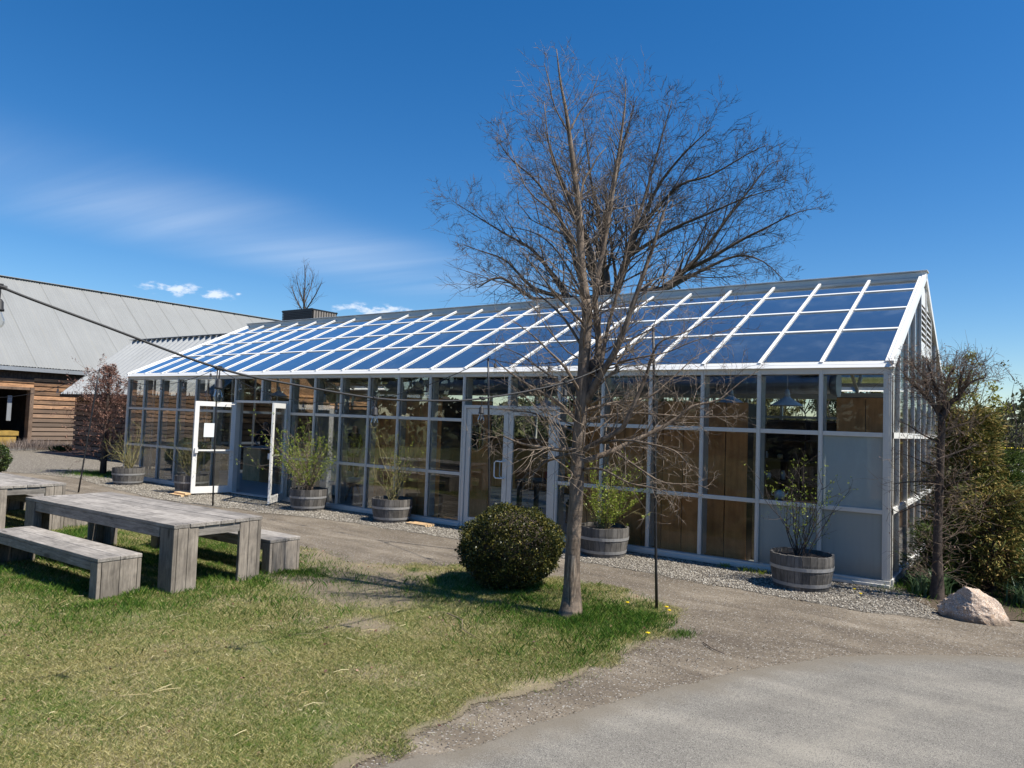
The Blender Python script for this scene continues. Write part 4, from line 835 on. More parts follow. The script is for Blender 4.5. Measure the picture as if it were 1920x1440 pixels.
# ------------------------------------------------------------------ leaves helper
def card_mesh(name, C, D, L, Wd, mat, parent=None, tri=False):
    """leaf cards: centres C, long directions D (n,3), lengths, widths"""
    n = len(C); D = D / np.maximum(np.linalg.norm(D, axis=1, keepdims=True), 1e-6); r_ = rng.normal(size=(n, 3)); S = np.cross(D, r_); S /= np.maximum(np.linalg.norm(S, axis=1, keepdims=True), 1e-6)
    N = np.cross(D, S)
    L = np.broadcast_to(L, n)[:, None]; Wd = np.broadcast_to(Wd, n)[:, None]
    V = np.stack([C, C + D * L * .5 + S * Wd * .5 + N * L * .06, C + D * L, C + D * L * .5 - S * Wd * .5 + N * L * .06], 1)
    F = np.arange(n)[:, None] * 4 + np.array([[0, 1, 2, 3]])
    return npmesh(name, V.reshape(-1, 3), F, mat, parent)
def leaves_on(name, segs, n, size, mat, parent, drop=0.0, spread=.3):
    A = np.array([tuple(a) for a, b in segs]); B = np.array([tuple(b) for a, b in segs]); i = rng.integers(0, len(segs), n); t = rng.random((n, 1))
    C = A[i] * (1 - t) + B[i] * t; D = (B - A)[i]; D /= np.maximum(np.linalg.norm(D, axis=1, keepdims=True), 1e-6); D = D + rng.normal(0, 1, (n, 3)) * .9; D[:, 2] -= drop
    s = size * rng.uniform(.6, 1.35, n)
    return card_mesh(name, C + rng.normal(0, size * spread, (n, 3)), D, s, s * .55, mat, parent)
vt = branch_cluster('vase_branches', 'dark bare branches standing in a vase on the shop counter', (-16.3, 2.55, 1.0), 26, .95, .55, M['bark_dark'], .007, 'branches')
MB().lathe([(.001, 0), (.07, 0), (.1, .12), (.06, .26), (.07, .3), (.05, .3), (.001, .05)], 16).build('vase', M['dark_wood'], vt, smooth=True)
# ------------------------------------------------------------------ bare trees
NEAR=[
  [(0.01,0,-0.02,0.125),(0.01,0.01,0.19,0.112),(0.01,0.01,0.74,0.1),(0.02,0.01,1.41,0.093),(0.03,0.02,1.8,0.085),(0.05,0.03,2.31,0.078),(0.06,0.03,2.87,0.062),(0.07,0.04,3.19,0.055),(0.01,0.03,3.56,0.047),(-0.02,0.02,3.84,0.043),(-0.05,0.01,4.27,0.037),(-0.12,-0.03,4.81,0.03),(-0.16,-0.07,5.14,0.024),(-0.19,-0.11,5.4,0.019),(-0.25,-0.14,5.71,0.012),(-0.29,-0.17,6.05,0.004)],
  [(0.05,0.03,2.33,0.06),(0.08,0.14,2.54,0.055),(0.13,0.21,2.77,0.048),(0.09,0.23,3.12,0.042),(0.05,0.24,3.44,0.038),(0.1,0.29,3.88,0.034),(0.15,0.34,4.33,0.028),(0.19,0.37,4.78,0.022),(0.25,0.37,5.22,0.015),(0.27,0.39,5.5,0.01),(0.27,0.39,5.8,0.004)],
  [(0.07,0.04,2.19,0.05),(0.25,0.03,2.5,0.046),(0.39,0.05,2.72,0.042),(0.48,0.05,2.91,0.038),(0.56,0.07,3.16,0.034),(0.67,0.1,3.52,0.028),(0.76,0.15,3.85,0.022),(0.82,0.19,4.13,0.015),(0.89,0.22,4.32,0.006)],
  [(0.25,0.03,2.5,0.03),(0.24,0.14,2.88,0.027),(0.28,0.22,3.23,0.022),(0.33,0.3,3.58,0.018),(0.39,0.34,3.99,0.013),(0.48,0.39,4.34,0.006)],
  [(-0.07,-0.01,4.14,0.018),(-0.05,0.08,4.6,0.017),(0,0.17,4.79,0.014),(0.05,0.2,4.91,0.01),(0.11,0.3,5.05,0.005)],
  [(-0.16,-0.07,5.13,0.014),(-0.12,0.05,5.37,0.011),(-0.01,0.11,5.57,0.007),(0.05,0.17,5.82,0.003)],
  [(-0.16,-0.07,5.13,0.012),(-0.24,-0.25,5.37,0.009),(-0.3,-0.29,5.66,0.007),(-0.35,-0.32,5.85,0.003)],
  [(-0.04,0.01,4.08,0.016),(-0.17,-0.21,4.56,0.012),(-0.25,-0.32,4.94,0.009),(-0.31,-0.35,5.4,0.004)],
  [(-0.02,0.02,3.85,0.016),(-0.2,-0.23,4.21,0.012),(-0.45,-0.44,4.48,0.008),(-0.64,-0.6,5.11,0.003)],
  [(0.04,0.02,3.33,0.018),(-0.27,0.02,3.82,0.013),(-0.51,-0.06,4.06,0.009),(-0.8,-0.17,4.16,0.004)],
  [(0.07,0.04,1.72,0.04),(0.29,0.05,1.84,0.036),(0.45,0.09,1.94,0.033),(0.52,0.09,2.01,0.03),(0.61,0.12,2.23,0.026),(0.71,0.16,2.51,0.022),(0.77,0.15,2.7,0.017),(0.87,0.15,2.86,0.012),(1.1,0.29,2.97,0.008),(1.34,0.37,3.13,0.004),(1.54,0.43,3.26,0.002)],
  [(0.07,0.04,1.61,0.04),(0.16,0.15,1.65,0.038),(0.3,0.29,1.73,0.034),(0.44,0.43,1.83,0.031),(0.66,0.61,1.97,0.027),(0.84,0.72,2.11,0.023),(0.97,0.79,2.23,0.018),(1.19,0.92,2.3,0.012),(1.29,0.97,2.39,0.009),(1.43,1.05,2.53,0.006),(1.55,1.12,2.62,0.003)],
  [(0.25,0.14,1.81,0.022),(0.57,-0.02,1.85,0.018),(0.84,-0.04,1.83,0.014),(1.08,0.05,1.77,0.01),(1.21,0.06,1.65,0.006),(1.26,0.03,1.59,0.003)],
  [(0.07,0.04,2.03,0.024),(0.15,0.43,2.1,0.019),(0.33,0.71,2.14,0.015),(0.62,0.93,2.13,0.011),(0.9,1.15,2.12,0.007),(1.29,1.43,2.15,0.003)],
  [(0.06,0.04,2.14,0.022),(0.24,0.37,2.24,0.017),(0.52,0.64,2.31,0.013),(0.78,0.8,2.58,0.009),(0.96,0.96,2.8,0.006),(1.19,1.15,2.9,0.003)],
  [(0.3,0.29,1.73,0.018),(0.59,0.34,1.55,0.014),(0.84,0.37,1.43,0.01),(1.12,0.47,1.43,0.006),(1.27,0.5,1.39,0.003)],
  [(0.07,0.04,1.52,0.02),(0.39,-0.12,1.55,0.016),(0.71,-0.17,1.44,0.012),(0.98,-0.13,1.41,0.007),(1.16,-0.14,1.33,0.003)],
  [(0.46,0.03,2.64,0.016),(0.73,-0.04,2.68,0.012),(1,-0,2.73,0.009),(1.25,0.03,2.83,0.006),(1.67,0.16,2.98,0.003)],
  [(0.02,0.01,2.02,0.03),(-0.14,-0.2,2.23,0.026),(-0.29,-0.34,2.33,0.021),(-0.45,-0.49,2.46,0.015),(-0.56,-0.55,2.55,0.009),(-0.63,-0.65,2.64,0.004)],
  [(0.02,0.01,1.74,0.034),(-0.09,-0.11,1.72,0.028),(-0.18,-0.22,1.73,0.022),(-0.4,-0.4,1.77,0.015),(-0.51,-0.53,1.83,0.009),(-0.61,-0.64,1.89,0.004)],
  [(0.01,0,1.69,0.028),(-0.29,-0.05,1.6,0.02),(-0.41,-0.06,1.5,0.014),(-0.52,-0.07,1.37,0.008),(-0.6,-0.12,1.25,0.003)],
  [(0.02,0.01,1.91,0.026),(-0.35,0.14,1.99,0.02),(-0.64,0.15,2.1,0.014),(-0.88,0.07,2.12,0.008),(-1.18,0.01,2.14,0.003)],
  [(0.03,0.02,2.19,0.024),(-0.31,0.17,2.43,0.018),(-0.6,0.17,2.61,0.013),(-0.82,0.11,2.76,0.008),(-1.07,0.08,2.85,0.003)],
  [(0.04,0.02,2.31,0.024),(-0.01,-0.24,2.57,0.019),(-0.1,-0.41,2.72,0.014),(-0.22,-0.53,2.87,0.009),(-0.39,-0.69,3.03,0.004)],
  [(0.06,0.04,2.76,0.022),(-0.18,0.01,3.11,0.017),(-0.41,-0.06,3.34,0.012),(-0.65,-0.14,3.52,0.007),(-0.78,-0.22,3.67,0.003)],
  [(0.06,0.04,3.04,0.02),(-0.03,-0.36,3.27,0.015),(-0.17,-0.56,3.52,0.01),(-0.31,-0.7,3.73,0.005)],
]
BIG=[
  [(0.06,0.03,6.03,0.34),(0.04,0.02,6.86,0.32),(-0,-0,7.69,0.3),(-0.06,-0.03,8.32,0.26),(-0,-0,9.78,0.2),(0.09,0.39,11.36,0.14),(0.29,0.61,12.67,0.08),(0.49,0.83,14,0.04),(0.74,0.96,15.08,0.015)],
  [(-0.11,-0.06,6.86,0.22),(-0.18,-0.66,8.41,0.18),(-0.61,-1.23,9.97,0.13),(-1.08,-1.71,11.35,0.08),(-1.37,-2.09,12.51,0.04),(-1.61,-2.33,13.5,0.015)],
  [(-0.2,-0.11,6.86,0.2),(-1.52,0.1,6.98,0.17),(-2.32,0.12,7.91,0.14),(-3.29,-0.06,9.08,0.1),(-4.47,-0.35,9.82,0.07),(-5.61,-0.73,10.56,0.04),(-6.79,-1.14,11.36,0.015)],
  [(-0.91,0.08,7.25,0.15),(-1.89,0.13,9.84,0.12),(-3.06,-0.16,11.81,0.08),(-4.19,-0.54,12.9,0.04),(-4.92,-0.82,13.97,0.015)],
  [(0.34,0.18,6.87,0.22),(1.02,-0.13,8.19,0.17),(1.6,-0.28,9.51,0.12),(2.33,-0.11,11.05,0.08),(3.24,0.14,12.17,0.05),(4.09,0.49,13.02,0.015)],
  [(0.29,0.49,7.13,0.2),(0.65,1.25,9.79,0.13),(0.9,1.84,11.65,0.08),(1.24,2.25,13.7,0.05),(1.54,2.53,15.29,0.015)],
  [(0.43,0.46,6.9,0.2),(1.62,1.77,7.35,0.18),(2.25,2.34,8.14,0.16),(2.89,2.91,9.05,0.12),(3.71,3.57,10.62,0.08),(4.39,4.05,11.73,0.05),(4.9,4.43,12.63,0.03),(5.38,4.8,12.88,0.012)],
  [(2.25,2.34,8.14,0.13),(3.43,2.06,8.5,0.11),(4.53,2.42,9.18,0.08),(5.47,2.58,9.61,0.05),(6.36,2.83,10.06,0.03),(7.18,3.16,10.27,0.012)],
  [(1.62,1.77,7.35,0.13),(2.51,3.38,8.32,0.1),(3.67,4.46,9.08,0.07),(4.55,5.15,8.92,0.04),(5.37,5.71,8.06,0.015)],
  [(1.6,-0.28,9.31,0.1),(3.08,-0.39,10.65,0.08),(4.14,-0.06,10.97,0.05),(5.32,0.35,11.66,0.03),(5.98,0.59,11.99,0.012)],
  [(-1.52,0.1,6.98,0.12),(-3.07,-0.28,7.46,0.09),(-4.19,-0.65,8.6,0.06),(-5.26,-1.11,9.06,0.035),(-5.93,-1.35,9.31,0.012)],
  [(-1.03,-1.12,6.75,0.12),(-1.83,-2.11,6.65,0.09),(-2.7,-3.03,7.36,0.06),(-3.36,-3.61,6.91,0.02)],
  [(-0.27,0.31,9.26,0.1),(-0.99,0.61,11.59,0.08),(-1.42,0.83,13.51,0.05),(-1.75,0.88,14.95,0.015)],
  [(1.06,-0,8.42,0.12),(2.63,0.27,9.31,0.09),(3.99,0.43,9.77,0.06),(5.22,0.75,10.26,0.035),(6.4,1.15,10.57,0.012)],
]
SMALL=[
  [(0.07,0.08,6.12,0.09),(0.03,0.04,7.34,0.07),(-0.03,-0.03,8.56,0.05),(-0.02,-0.02,9.48,0.03),(-0.07,-0.08,10.48,0.008)],
  [(0.02,0.02,7.64,0.04),(-0.54,-0.19,8.57,0.03),(-0.82,-0.38,9.32,0.01)],
  [(0.01,0.02,7.8,0.04),(0.57,0.23,8.71,0.03),(0.86,0.43,9.49,0.01)],
  [(0.01,0.01,8.1,0.03),(0.01,-0.47,9.09,0.02),(-0.03,-0.67,9.82,0.008)],
  [(0,0,8.25,0.03),(-0.06,0.41,9.25,0.02),(-0.01,0.62,10.15,0.008)],
]
RIGHT=[
  [(0.01,0,-0.07,0.115),(0.02,0,0.22,0.1),(0.02,0,0.8,0.092),(0.04,0,1.46,0.085),(0.05,0,1.86,0.08),(0.06,0,2.26,0.07)],
  [(0.06,0,2.22,0.06),(-0.01,0.05,2.36,0.045),(-0.11,0.09,2.49,0.035),(-0.21,0.13,2.6,0.028),(-0.31,0.12,2.7,0.022),(-0.37,0.07,2.8,0.014)],
  [(0.07,0.01,2.22,0.06),(0.14,0.01,2.41,0.045),(0.24,0.02,2.51,0.035),(0.32,0.03,2.64,0.028),(0.41,0.08,2.71,0.02),(0.51,0.14,2.74,0.012)],
  [(0.03,0,2.32,0.04),(0.02,-0.1,2.52,0.033),(-0.02,-0.2,2.7,0.025),(-0.05,-0.2,2.81,0.018),(-0.09,-0.21,2.91,0.01)],
  [(0.08,0.01,2.32,0.04),(0.08,0.16,2.56,0.032),(0.12,0.21,2.77,0.024),(0.18,0.22,2.87,0.015)],
  [(-0.11,0.09,2.49,0.025),(-0.12,-0.01,2.69,0.02),(-0.19,-0.07,2.82,0.012),(-0.26,-0.12,2.9,0.007)],
  [(0.24,0.02,2.51,0.025),(0.26,-0.08,2.7,0.02),(0.3,-0.08,2.85,0.012)],
  [(0.32,0.03,2.64,0.018),(0.34,0.13,2.8,0.013),(0.38,0.13,2.86,0.008)],
  [(0.05,0,1.66,0.02),(-0.12,0.09,1.66,0.014),(-0.31,0.17,1.74,0.009),(-0.45,0.16,1.76,0.004)],
  [(0.04,0,1.92,0.02),(-0.14,-0.11,2.02,0.014),(-0.31,-0.13,2.14,0.009),(-0.41,-0.13,2.17,0.004)],
  [(0.04,0,1.43,0.02),(-0.17,-0.01,1.43,0.014),(-0.38,-0.03,1.4,0.009),(-0.47,-0.04,1.37,0.004)],
  [(0.03,0,1.13,0.02),(-0.19,0.18,1.13,0.014),(-0.4,0.17,1.01,0.008),(-0.51,0.16,1.04,0.004)],
  [(0.05,0,1.73,0.02),(0.25,0.12,1.83,0.014),(0.41,0.23,1.91,0.006)],
  [(0.04,0,1.33,0.02),(0.2,-0.08,1.45,0.014),(0.37,-0.17,1.5,0.006)],
  [(0.05,0,2.06,0.02),(0.19,0.12,2.13,0.014),(0.38,0.23,2.2,0.006)],
]

def catmull(pts, k=3):
    P = [Vector(p[:3]) for p in pts]; r = [p[3] for p in pts]; out = []; rr = []
    for i in range(len(P) - 1):
        a = P[max(i - 1, 0)]; b = P[i]; c = P[i + 1]; d = P[min(i + 2, len(P) - 1)]
        for j in range(k):
            t = j / k; out.append(.5 * ((2 * b) + (c - a) * t + (2 * a - 5 * b + 4 * c - d) * t * t + (3 * b - a - 3 * c + d) * t ** 3)); rr.append(r[i] * (1 - t) + r[i + 1] * t)
    out.append(P[-1]); rr.append(r[-1]); return out, rr
class Grower:
    """side shoots grown along limbs; each level is shorter, thinner and kinked"""
    def __init__(s, seed, kink=.22, trop=.04, sides=(5, 4, 3, 3)): s.rnd = random.Random(seed); s.kink = kink; s.trop = trop; s.sides = sides; s.tips = []
    def shoot(s, mb, p, d, L, r, lev, maxlev, nb, seg=4, decay=.62):
        R_ = s.rnd; pts = [p.copy()]; q = p.copy(); d = d.normalized(); rad = [r]; dirs = [d]
        for j in range(seg):
            d = (d + Vector((R_.gauss(0, s.kink), R_.gauss(0, s.kink), R_.gauss(0, s.kink) + s.trop))).normalized(); q = q + d * (L / seg); pts.append(q.copy()); rad.append(r * (1 - .8 * (j + 1) / seg)); dirs.append(d)
        mb.tube(pts, rad, s.sides[min(lev, len(s.sides) - 1)], False)
        if lev >= maxlev: s.tips.append((pts[-2], pts[-1])); return
        k = max(1, int(nb * R_.uniform(.7, 1.3)))
        for c in range(k):
            f = R_.uniform(.2, 1.0) * seg; i = min(int(f), seg - 1); t = f - i; pp = pts[i].lerp(pts[i + 1], t); dd = dirs[i + 1]
            az = dd.orthogonal().normalized(); az.rotate(Matrix.Rotation(R_.uniform(0, 6.283), 3, dd)); ang = R_.uniform(.45, .95)
            nd = dd * math.cos(ang) + az * math.sin(ang)
            s.shoot(mb, pp, nd, L * R_.uniform(.7, 1.2) * decay, max(r * .5, s.rmin), lev + 1, maxlev, nb * .8, max(2, seg - 1), decay)
    def along(s, mb, pts, rad, t0, step, Lf, maxlev, nb, ang=(.6, 1.1), up=0.0, rscale=.35, clear=None, flat=0.0):
        """shoots along a polyline; Lf(t) gives the length at fraction t"""
        n = len(pts); tot = sum((pts[i + 1] - pts[i]).length for i in range(n - 1)); acc = 0; nxt = t0 * tot
        for i in range(n - 1):
            L = (pts[i + 1] - pts[i]).length
            while acc + L >= nxt:
                t = (nxt - acc) / max(L, 1e-6); p = pts[i].lerp(pts[i + 1], t); d = (pts[i + 1] - pts[i]).normalized()
                az = d.orthogonal().normalized(); az.rotate(Matrix.Rotation(s.rnd.uniform(0, 6.283), 3, d)); a = s.rnd.uniform(*ang); nd = d * math.cos(a) + az * math.sin(a) + Vector((0, 0, up)); nd.z *= (1 - flat)
                fr = nxt / tot; ln = Lf(fr) * s.rnd.uniform(.55, 1.25)
                if ln > .02 and (clear is None or p.z > clear): s.shoot(mb, p, nd, ln, max(rad[i] * rscale, s.rmin), 0, maxlev, nb)
                nxt += step * s.rnd.uniform(.6, 1.4)
            acc += L
# near tree
G = Grower(5, .20, .03); G.rmin = .0019
nt = thing('bare_tree', 'slim bare grey tree standing in the lawn in front of the closed glass doors', 'tree', (-2.41, -4.09, 0))
tr = MB(); br = MB(); tw = MB()
for i, L in enumerate(NEAR):
    p, r_ = catmull(L, 3)
    if i == 0:
        r_ = [q * (.76 if z_.z < 1.9 else .76 + .24 * min(1, (z_.z - 1.9) / 1.0)) for q, z_ in zip(r_, p)]
        for j in range(len(p)):
            if p[j].z < .35: r_[j] += .05 * (1 - p[j].z / .35) ** 2
        base = len(tr.v); k = next(j for j in range(len(p)) if p[j].z > 3.3)
        tr.tube(p[:k + 1], r_[:k + 1], 14); br.tube(p[k:], r_[k:], 8)
        for j in range(len(tr.v)):
            q = Vector(tr.v[j]); ax = Vector((.02, .01, q.z)); o_ = q - ax; nz = mnoise.noise(Vector((o_.x * 14, o_.y * 14, q.z * 1.3))); tr.v[j] = tuple(q + o_ * nz * .22)
        G.along(tw, p, r_, .235, .058, lambda f: (1.0 if f < .6 else 1.0 * (1.12 - f) / .52) * .88, 2, 3.2, (.8, 1.35), -.02, .15)
    else:
        r_ = [q * .82 for q in r_]; br.tube(p, r_, 7 if r_[0] > .025 else 5)
        big_ = r_[0] > .026
        G.along(tw, p, r_, .12, .058, lambda f, b=big_: (.58 if b else .42) * (1.1 - .55 * f), 2, 3.0, (.5, 1.05), .02, .28)
tr.build('trunk', M['bark_near'], nt, smooth=True); br.build('branches', M['bark_near'], nt, smooth=True); tw.build('twigs', M['twig_light'], nt)
# stripped scar on the lower trunk: a raised rim of torn bark round bare wood
sc_m = MB(); ax = Vector((.01, .0, 0)); vc = Vector((CAM.x + 2.41, CAM.y + 4.09, 0)).normalized(); a0 = math.atan2(vc.y, vc.x) - .15
rows = 14
for i in range(rows + 1):
    z = .02 + .62 * i / rows; hw = .62 * math.sin(math.pi * min(.98, .22 + .78 * (1 - i / rows) * .8)) + .05
    for j in range(9):
        a = a0 + hw * (j / 8 - .5) * 2; rr_ = (.084 if z > .2 else .084 + .05 * (1 - z / .2) ** 2) + .012 * (1 - abs(j - 4) / 4) + .010 * mnoise.noise(Vector((j * 1.3, z * 3, 0)))
        sc_m.v.append((.012 + rr_ * math.cos(a), .01 + rr_ * math.sin(a), z))
for i in range(rows):
    for j in range(8): b = i * 9 + j; sc_m.f.append((b, b + 1, b + 10, b + 9)); sc_m.m.append(0)
sc_m.build('stripped_bark_scar', M['wound'], nt, smooth=True)
# dark knot at the fork
kn = MB(); kn.lathe([(.001, -.09), (.05, -.07), (.075, -.01), (.06, .06), (.03, .09), (.001, .095)], 10); kn.v = [(x * 1.1 + .14 + .02 * mnoise.noise(Vector((x * 30, y * 30, z * 30))), y + .10, z + 2.60) for x, y, z in kn.v]; kn.build('knot', M['bark_dark'], nt, smooth=True)
# big bare tree behind
G2 = Grower(12, .10, .035, (4, 3, 3, 3)); G2.rmin = .0068
bt = thing('bare_tree', 'large wide crowned bare tree rising behind the glass roof', 'tree', (-11.8, 14, 0))
MB().tube([(0, 0, 0), (0, 0, 2), (.02, 0, 5), (.0, 0, 6.8)], [.55, .45, .40, .36], 12).build('trunk', M['bark_far'], bt, smooth=True)
br = MB(); tw = MB()
for L in BIG:
    p, r_ = catmull(L, 3); r_ = [q * (.85 if z_.z < 8 else .66) for q, z_ in zip(r_, p)]; br.tube(p, r_, 6)
    big_ = r_[0] > .13
    G2.along(tw, p, r_, .05, 1.15, lambda f: 3.0 * (1.08 - .75 * f), 3, 3.2, (.25, .55), .10, .42)
    G2.along(tw, p, r_, .08, .27, lambda f, b=big_: (2.1 if b else 1.6) * (1.12 - .66 * f), 3, 4.8, (.4, .95), .07, .24)
br.build('branches', M['bark_far'], bt, smooth=True); tw.build('twigs', M['bark_far'], bt)
# small far tree beyond the mechanical box
G3 = Grower(3, .12, .1, (3, 3, 3)); G3.rmin = .008
sm = thing('bare_tree', 'small upright bare tree behind the louvred rooftop box', 'tree', (-32, 16, 0))
MB().tube([(0, 0, 0), (0, 0, 6.2)], [.16, .09], 6).build('trunk', M['bark_far'], sm)
tw = MB()
for L in SMALL:
    p, r_ = catmull(L, 3); tw.tube(p, r_, 4); G3.along(tw, p, r_, .15, .16, lambda f: 1.1 * (1.1 - .6 * f), 1, 3, (.3, .7), .25, .4)
tw.build('branches', M['bark_far'], sm)
# pruned tree at the right corner
G4 = Grower(21, .26, .05, (4, 3, 3)); G4.rmin = .0028
pt = thing('pollarded_tree', 'dark pruned tree with a knuckled flat crown beside the right corner of the glass building', 'tree', (.56, -.28, 0))
tr = MB(); tw = MB()
for i, L in enumerate(RIGHT):
    p, r_ = catmull(L, 3)
    if i == 0: r_ = [q * .56 + (.03 * max(0, 1 - z_.z / .5)) for q, z_ in zip(r_, p)]
    else: r_ = [q * .72 for q in r_]
    tr.tube(p, r_, 9 if i == 0 else 6)
    if i == 0: G4.along(tw, p, r_, .10, .022, lambda f: .50, 2, 3.4, (1.0, 1.5), .05, .09)
    elif i < 8: G4.along(tw, p, r_, .15, .014, lambda f: .30, 2, 3.4, (.5, 1.1), .10, .25)
    else: G4.along(tw, p, r_, .1, .035, lambda f: .22, 1, 2.6, (.5, 1.2), .02, .3)
for k in range(9):    # thin whips standing above the crown
    L = RIGHT[random.choice([1, 2, 5, 6, 7])][-1]; G4.shoot(tw, Vector(L[:3]), Vector((random.uniform(-.5, .5), random.uniform(-.3, .3), 1)), random.uniform(.25, .5), .004, 2, 2, 0)
tr.build('trunk', M['bark_dark'], pt, smooth=True); tw.build('twigs', M['pruned_twig'], pt)
leaves_on('dead_leaf_clusters', G4.tips, 1100, .020, M['dry_leaf'], pt, .3)

Dd = rng.normal(size=DEADC.shape) * [1, 1, .25]; o = card_mesh('dead_leaves', DEADC, Dd, rng.uniform(.018, .045, len(DEADC)), rng.uniform(.010, .022, len(DEADC)), M['dry_leaf']); tag(o, 'small brown dead leaves scattered over the lawn', 'leaves', kind='stuff')
# copper leaved tree on the left
rt = thing('copper_leaved_tree', 'slender tree still holding dry copper brown leaves in front of the dark shed wall', 'tree', (-20.8, .03, 0))
G5 = Grower(31, .14, .05, (4, 3, 3)); G5.rmin = .004; tr = MB(); tw = MB(); P_ = [Vector((0, 0, z)) for z in (0, .5, 1.2, 2, 2.6, 3.1)]; tr.tube(P_, [.10, .085, .07, .05, .03, .01], 8)
G5.along(tw, P_, [.07] * 6, .09, .024, lambda f: (1.0 if f < .62 else 1.0 * (1.05 - f) / .43) * .95, 2, 3.4, (.75, 1.2), .12, .16)
tr.build('trunk', M['bark_dark'], rt, smooth=True); tw.build('branches', M['twig_red'], rt); tt = [q for q in G5.tips if q[0].z > .75]; leaves_on('leaves', tt, 9000, .042, M['dry_leaf'], rt, .25, .5)

# ------------------------------------------------------------------ clipped boxwood balls
def box_ball(name, lab, loc, rx, rz_, mat, n, leaf, grp=None):
    t = thing(name, lab, 'shrub', loc, group=grp)
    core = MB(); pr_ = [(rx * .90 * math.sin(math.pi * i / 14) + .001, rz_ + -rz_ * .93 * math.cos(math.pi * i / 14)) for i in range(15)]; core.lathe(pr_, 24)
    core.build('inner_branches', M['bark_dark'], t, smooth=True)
    d = rng.normal(size=(n, 3)); d /= np.linalg.norm(d, axis=1, keepdims=True)
    # slightly squared, lumpy clipped form
    lump = np.array([mnoise.noise(Vector((a * 2.3, b * 2.3, c * 2.3))) * .13 + mnoise.noise(Vector((a * 6, b * 6, c * 6))) * .09 for a, b, c in d])
    sq = 1 + .07 * (1 - np.abs(d[:, 2])) ; rad = (1 + lump) * sq * rng.uniform(.86, 1.035, n)
    C = np.stack([d[:, 0] * rx * rad, d[:, 1] * rx * rad, d[:, 2] * rz_ * rad + rz_ * 1.0], 1); C[:, 2] = np.maximum(C[:, 2], .01)
    D = d + rng.normal(0, .75, (n, 3)); s = leaf * rng.uniform(.6, 1.4, n)
    card_mesh('leaves', C, D, s, s * .62, mat, t); return t
box_ball('boxwood_shrub', 'big clipped round boxwood shrub with bronze tinged leaves beside the bare tree', (-3.66, -3.42, 0), .575, .475, M['box_leaf'], 42000, .026)
box_ball('boxwood_shrub', 'clipped round green boxwood shrub at the far left behind the second table', (-21.25, -2.95, 0), .62, .50, M['box_leaf2'], 13000, .045)

# ------------------------------------------------------------------ planters and their shrubs
def barrel():
    t = bpy.data.objects.new('barrel_planter', None); COL.objects.link(t)
    mb = MB(); n = 26; H = .44
    def rad(z): return .325 + .065 * math.sin(math.pi * (.05 + z / H * .52))
    for k in range(n):
        a0 = 2 * math.pi * k / n + .006; a1 = 2 * math.pi * (k + 1) / n - .006; top = H + random.uniform(-.006, .006); zs = [0, .1, .22, .33, top]; q = []
        for z in zs:
            r_ = rad(min(z, H))
            q += [(r_ * math.cos(a0), r_ * math.sin(a0), z), (r_ * math.cos(a1), r_ * math.sin(a1), z), ((r_ - .028) * math.cos(a1), (r_ - .028) * math.sin(a1), z), ((r_ - .028) * math.cos(a0), (r_ - .028) * math.sin(a0), z)]
        f = [(3, 2, 1, 0)]
        for i in range(4): b = i * 4; f += [(b, b + 1, b + 5, b + 4), (b + 1, b + 2, b + 6, b + 5), (b + 2, b + 3, b + 7, b + 6), (b + 3, b, b + 4, b + 7)]
        f.append((16, 17, 18, 19)); mb.add(q, f)
    mb.build('staves', M['stave'], t)
    for z0, z1 in ((.055, .098), (.255, .298)): MB().lathe([(rad(z0) + .001, z0), (rad(z0) + .005, z0), (rad(z1) + .005, z1), (rad(z1) + .001, z1)], 40).build('hoop', M['hoop'], t, smooth=False)
    sl_ = MB(); sl_.lathe([(.0, .40), (.12, .405), (.25, .395), (rad(.39) - .03, .385)], 20); sl_.v = [(x, y, z + .014 * mnoise.noise(Vector((x * 14, y * 14, 0)))) for x, y, z in sl_.v]; sl_.build('soil', M['soil'], t)
    return t
def dup(root, loc, rz_, label, group=None):
    r_ = root.copy(); COL.objects.link(r_); r_.location = loc; r_.rotation_euler = (0, 0, rz_); r_['label'] = label
    for c in list(root.children): q = c.copy(); COL.objects.link(q); q.parent = r_
    return r_
PL = [(-17.75, -.80, 'half barrel planter nearest the copper leaved tree, leftmost of the row'), (-14.95, -.72, 'half barrel planter partly hidden behind the open white door leaf'), (-10.86, -.56, 'half barrel planter holding the fullest leafy shrub, right of the open doors'),
      (-8.54, -.45, 'half barrel planter with sparse twigs beside the stacked sawn boards'), (-3.86, -.62, 'half barrel planter with a bright silvery hoop, right of the tree trunk'), (-.90, -.78, 'half barrel planter in front of the grey panels at the right corner')]
b0 = barrel(); tag(b0, None, 'planter', 'half barrel planters along the glass wall')
b0.location = (*PL[0][:2], 0); b0['label'] = PL[0][2]
for i, (x, y, lb) in enumerate(PL[1:]): dup(b0, (x, y, 0), .9 * i + .4, lb)
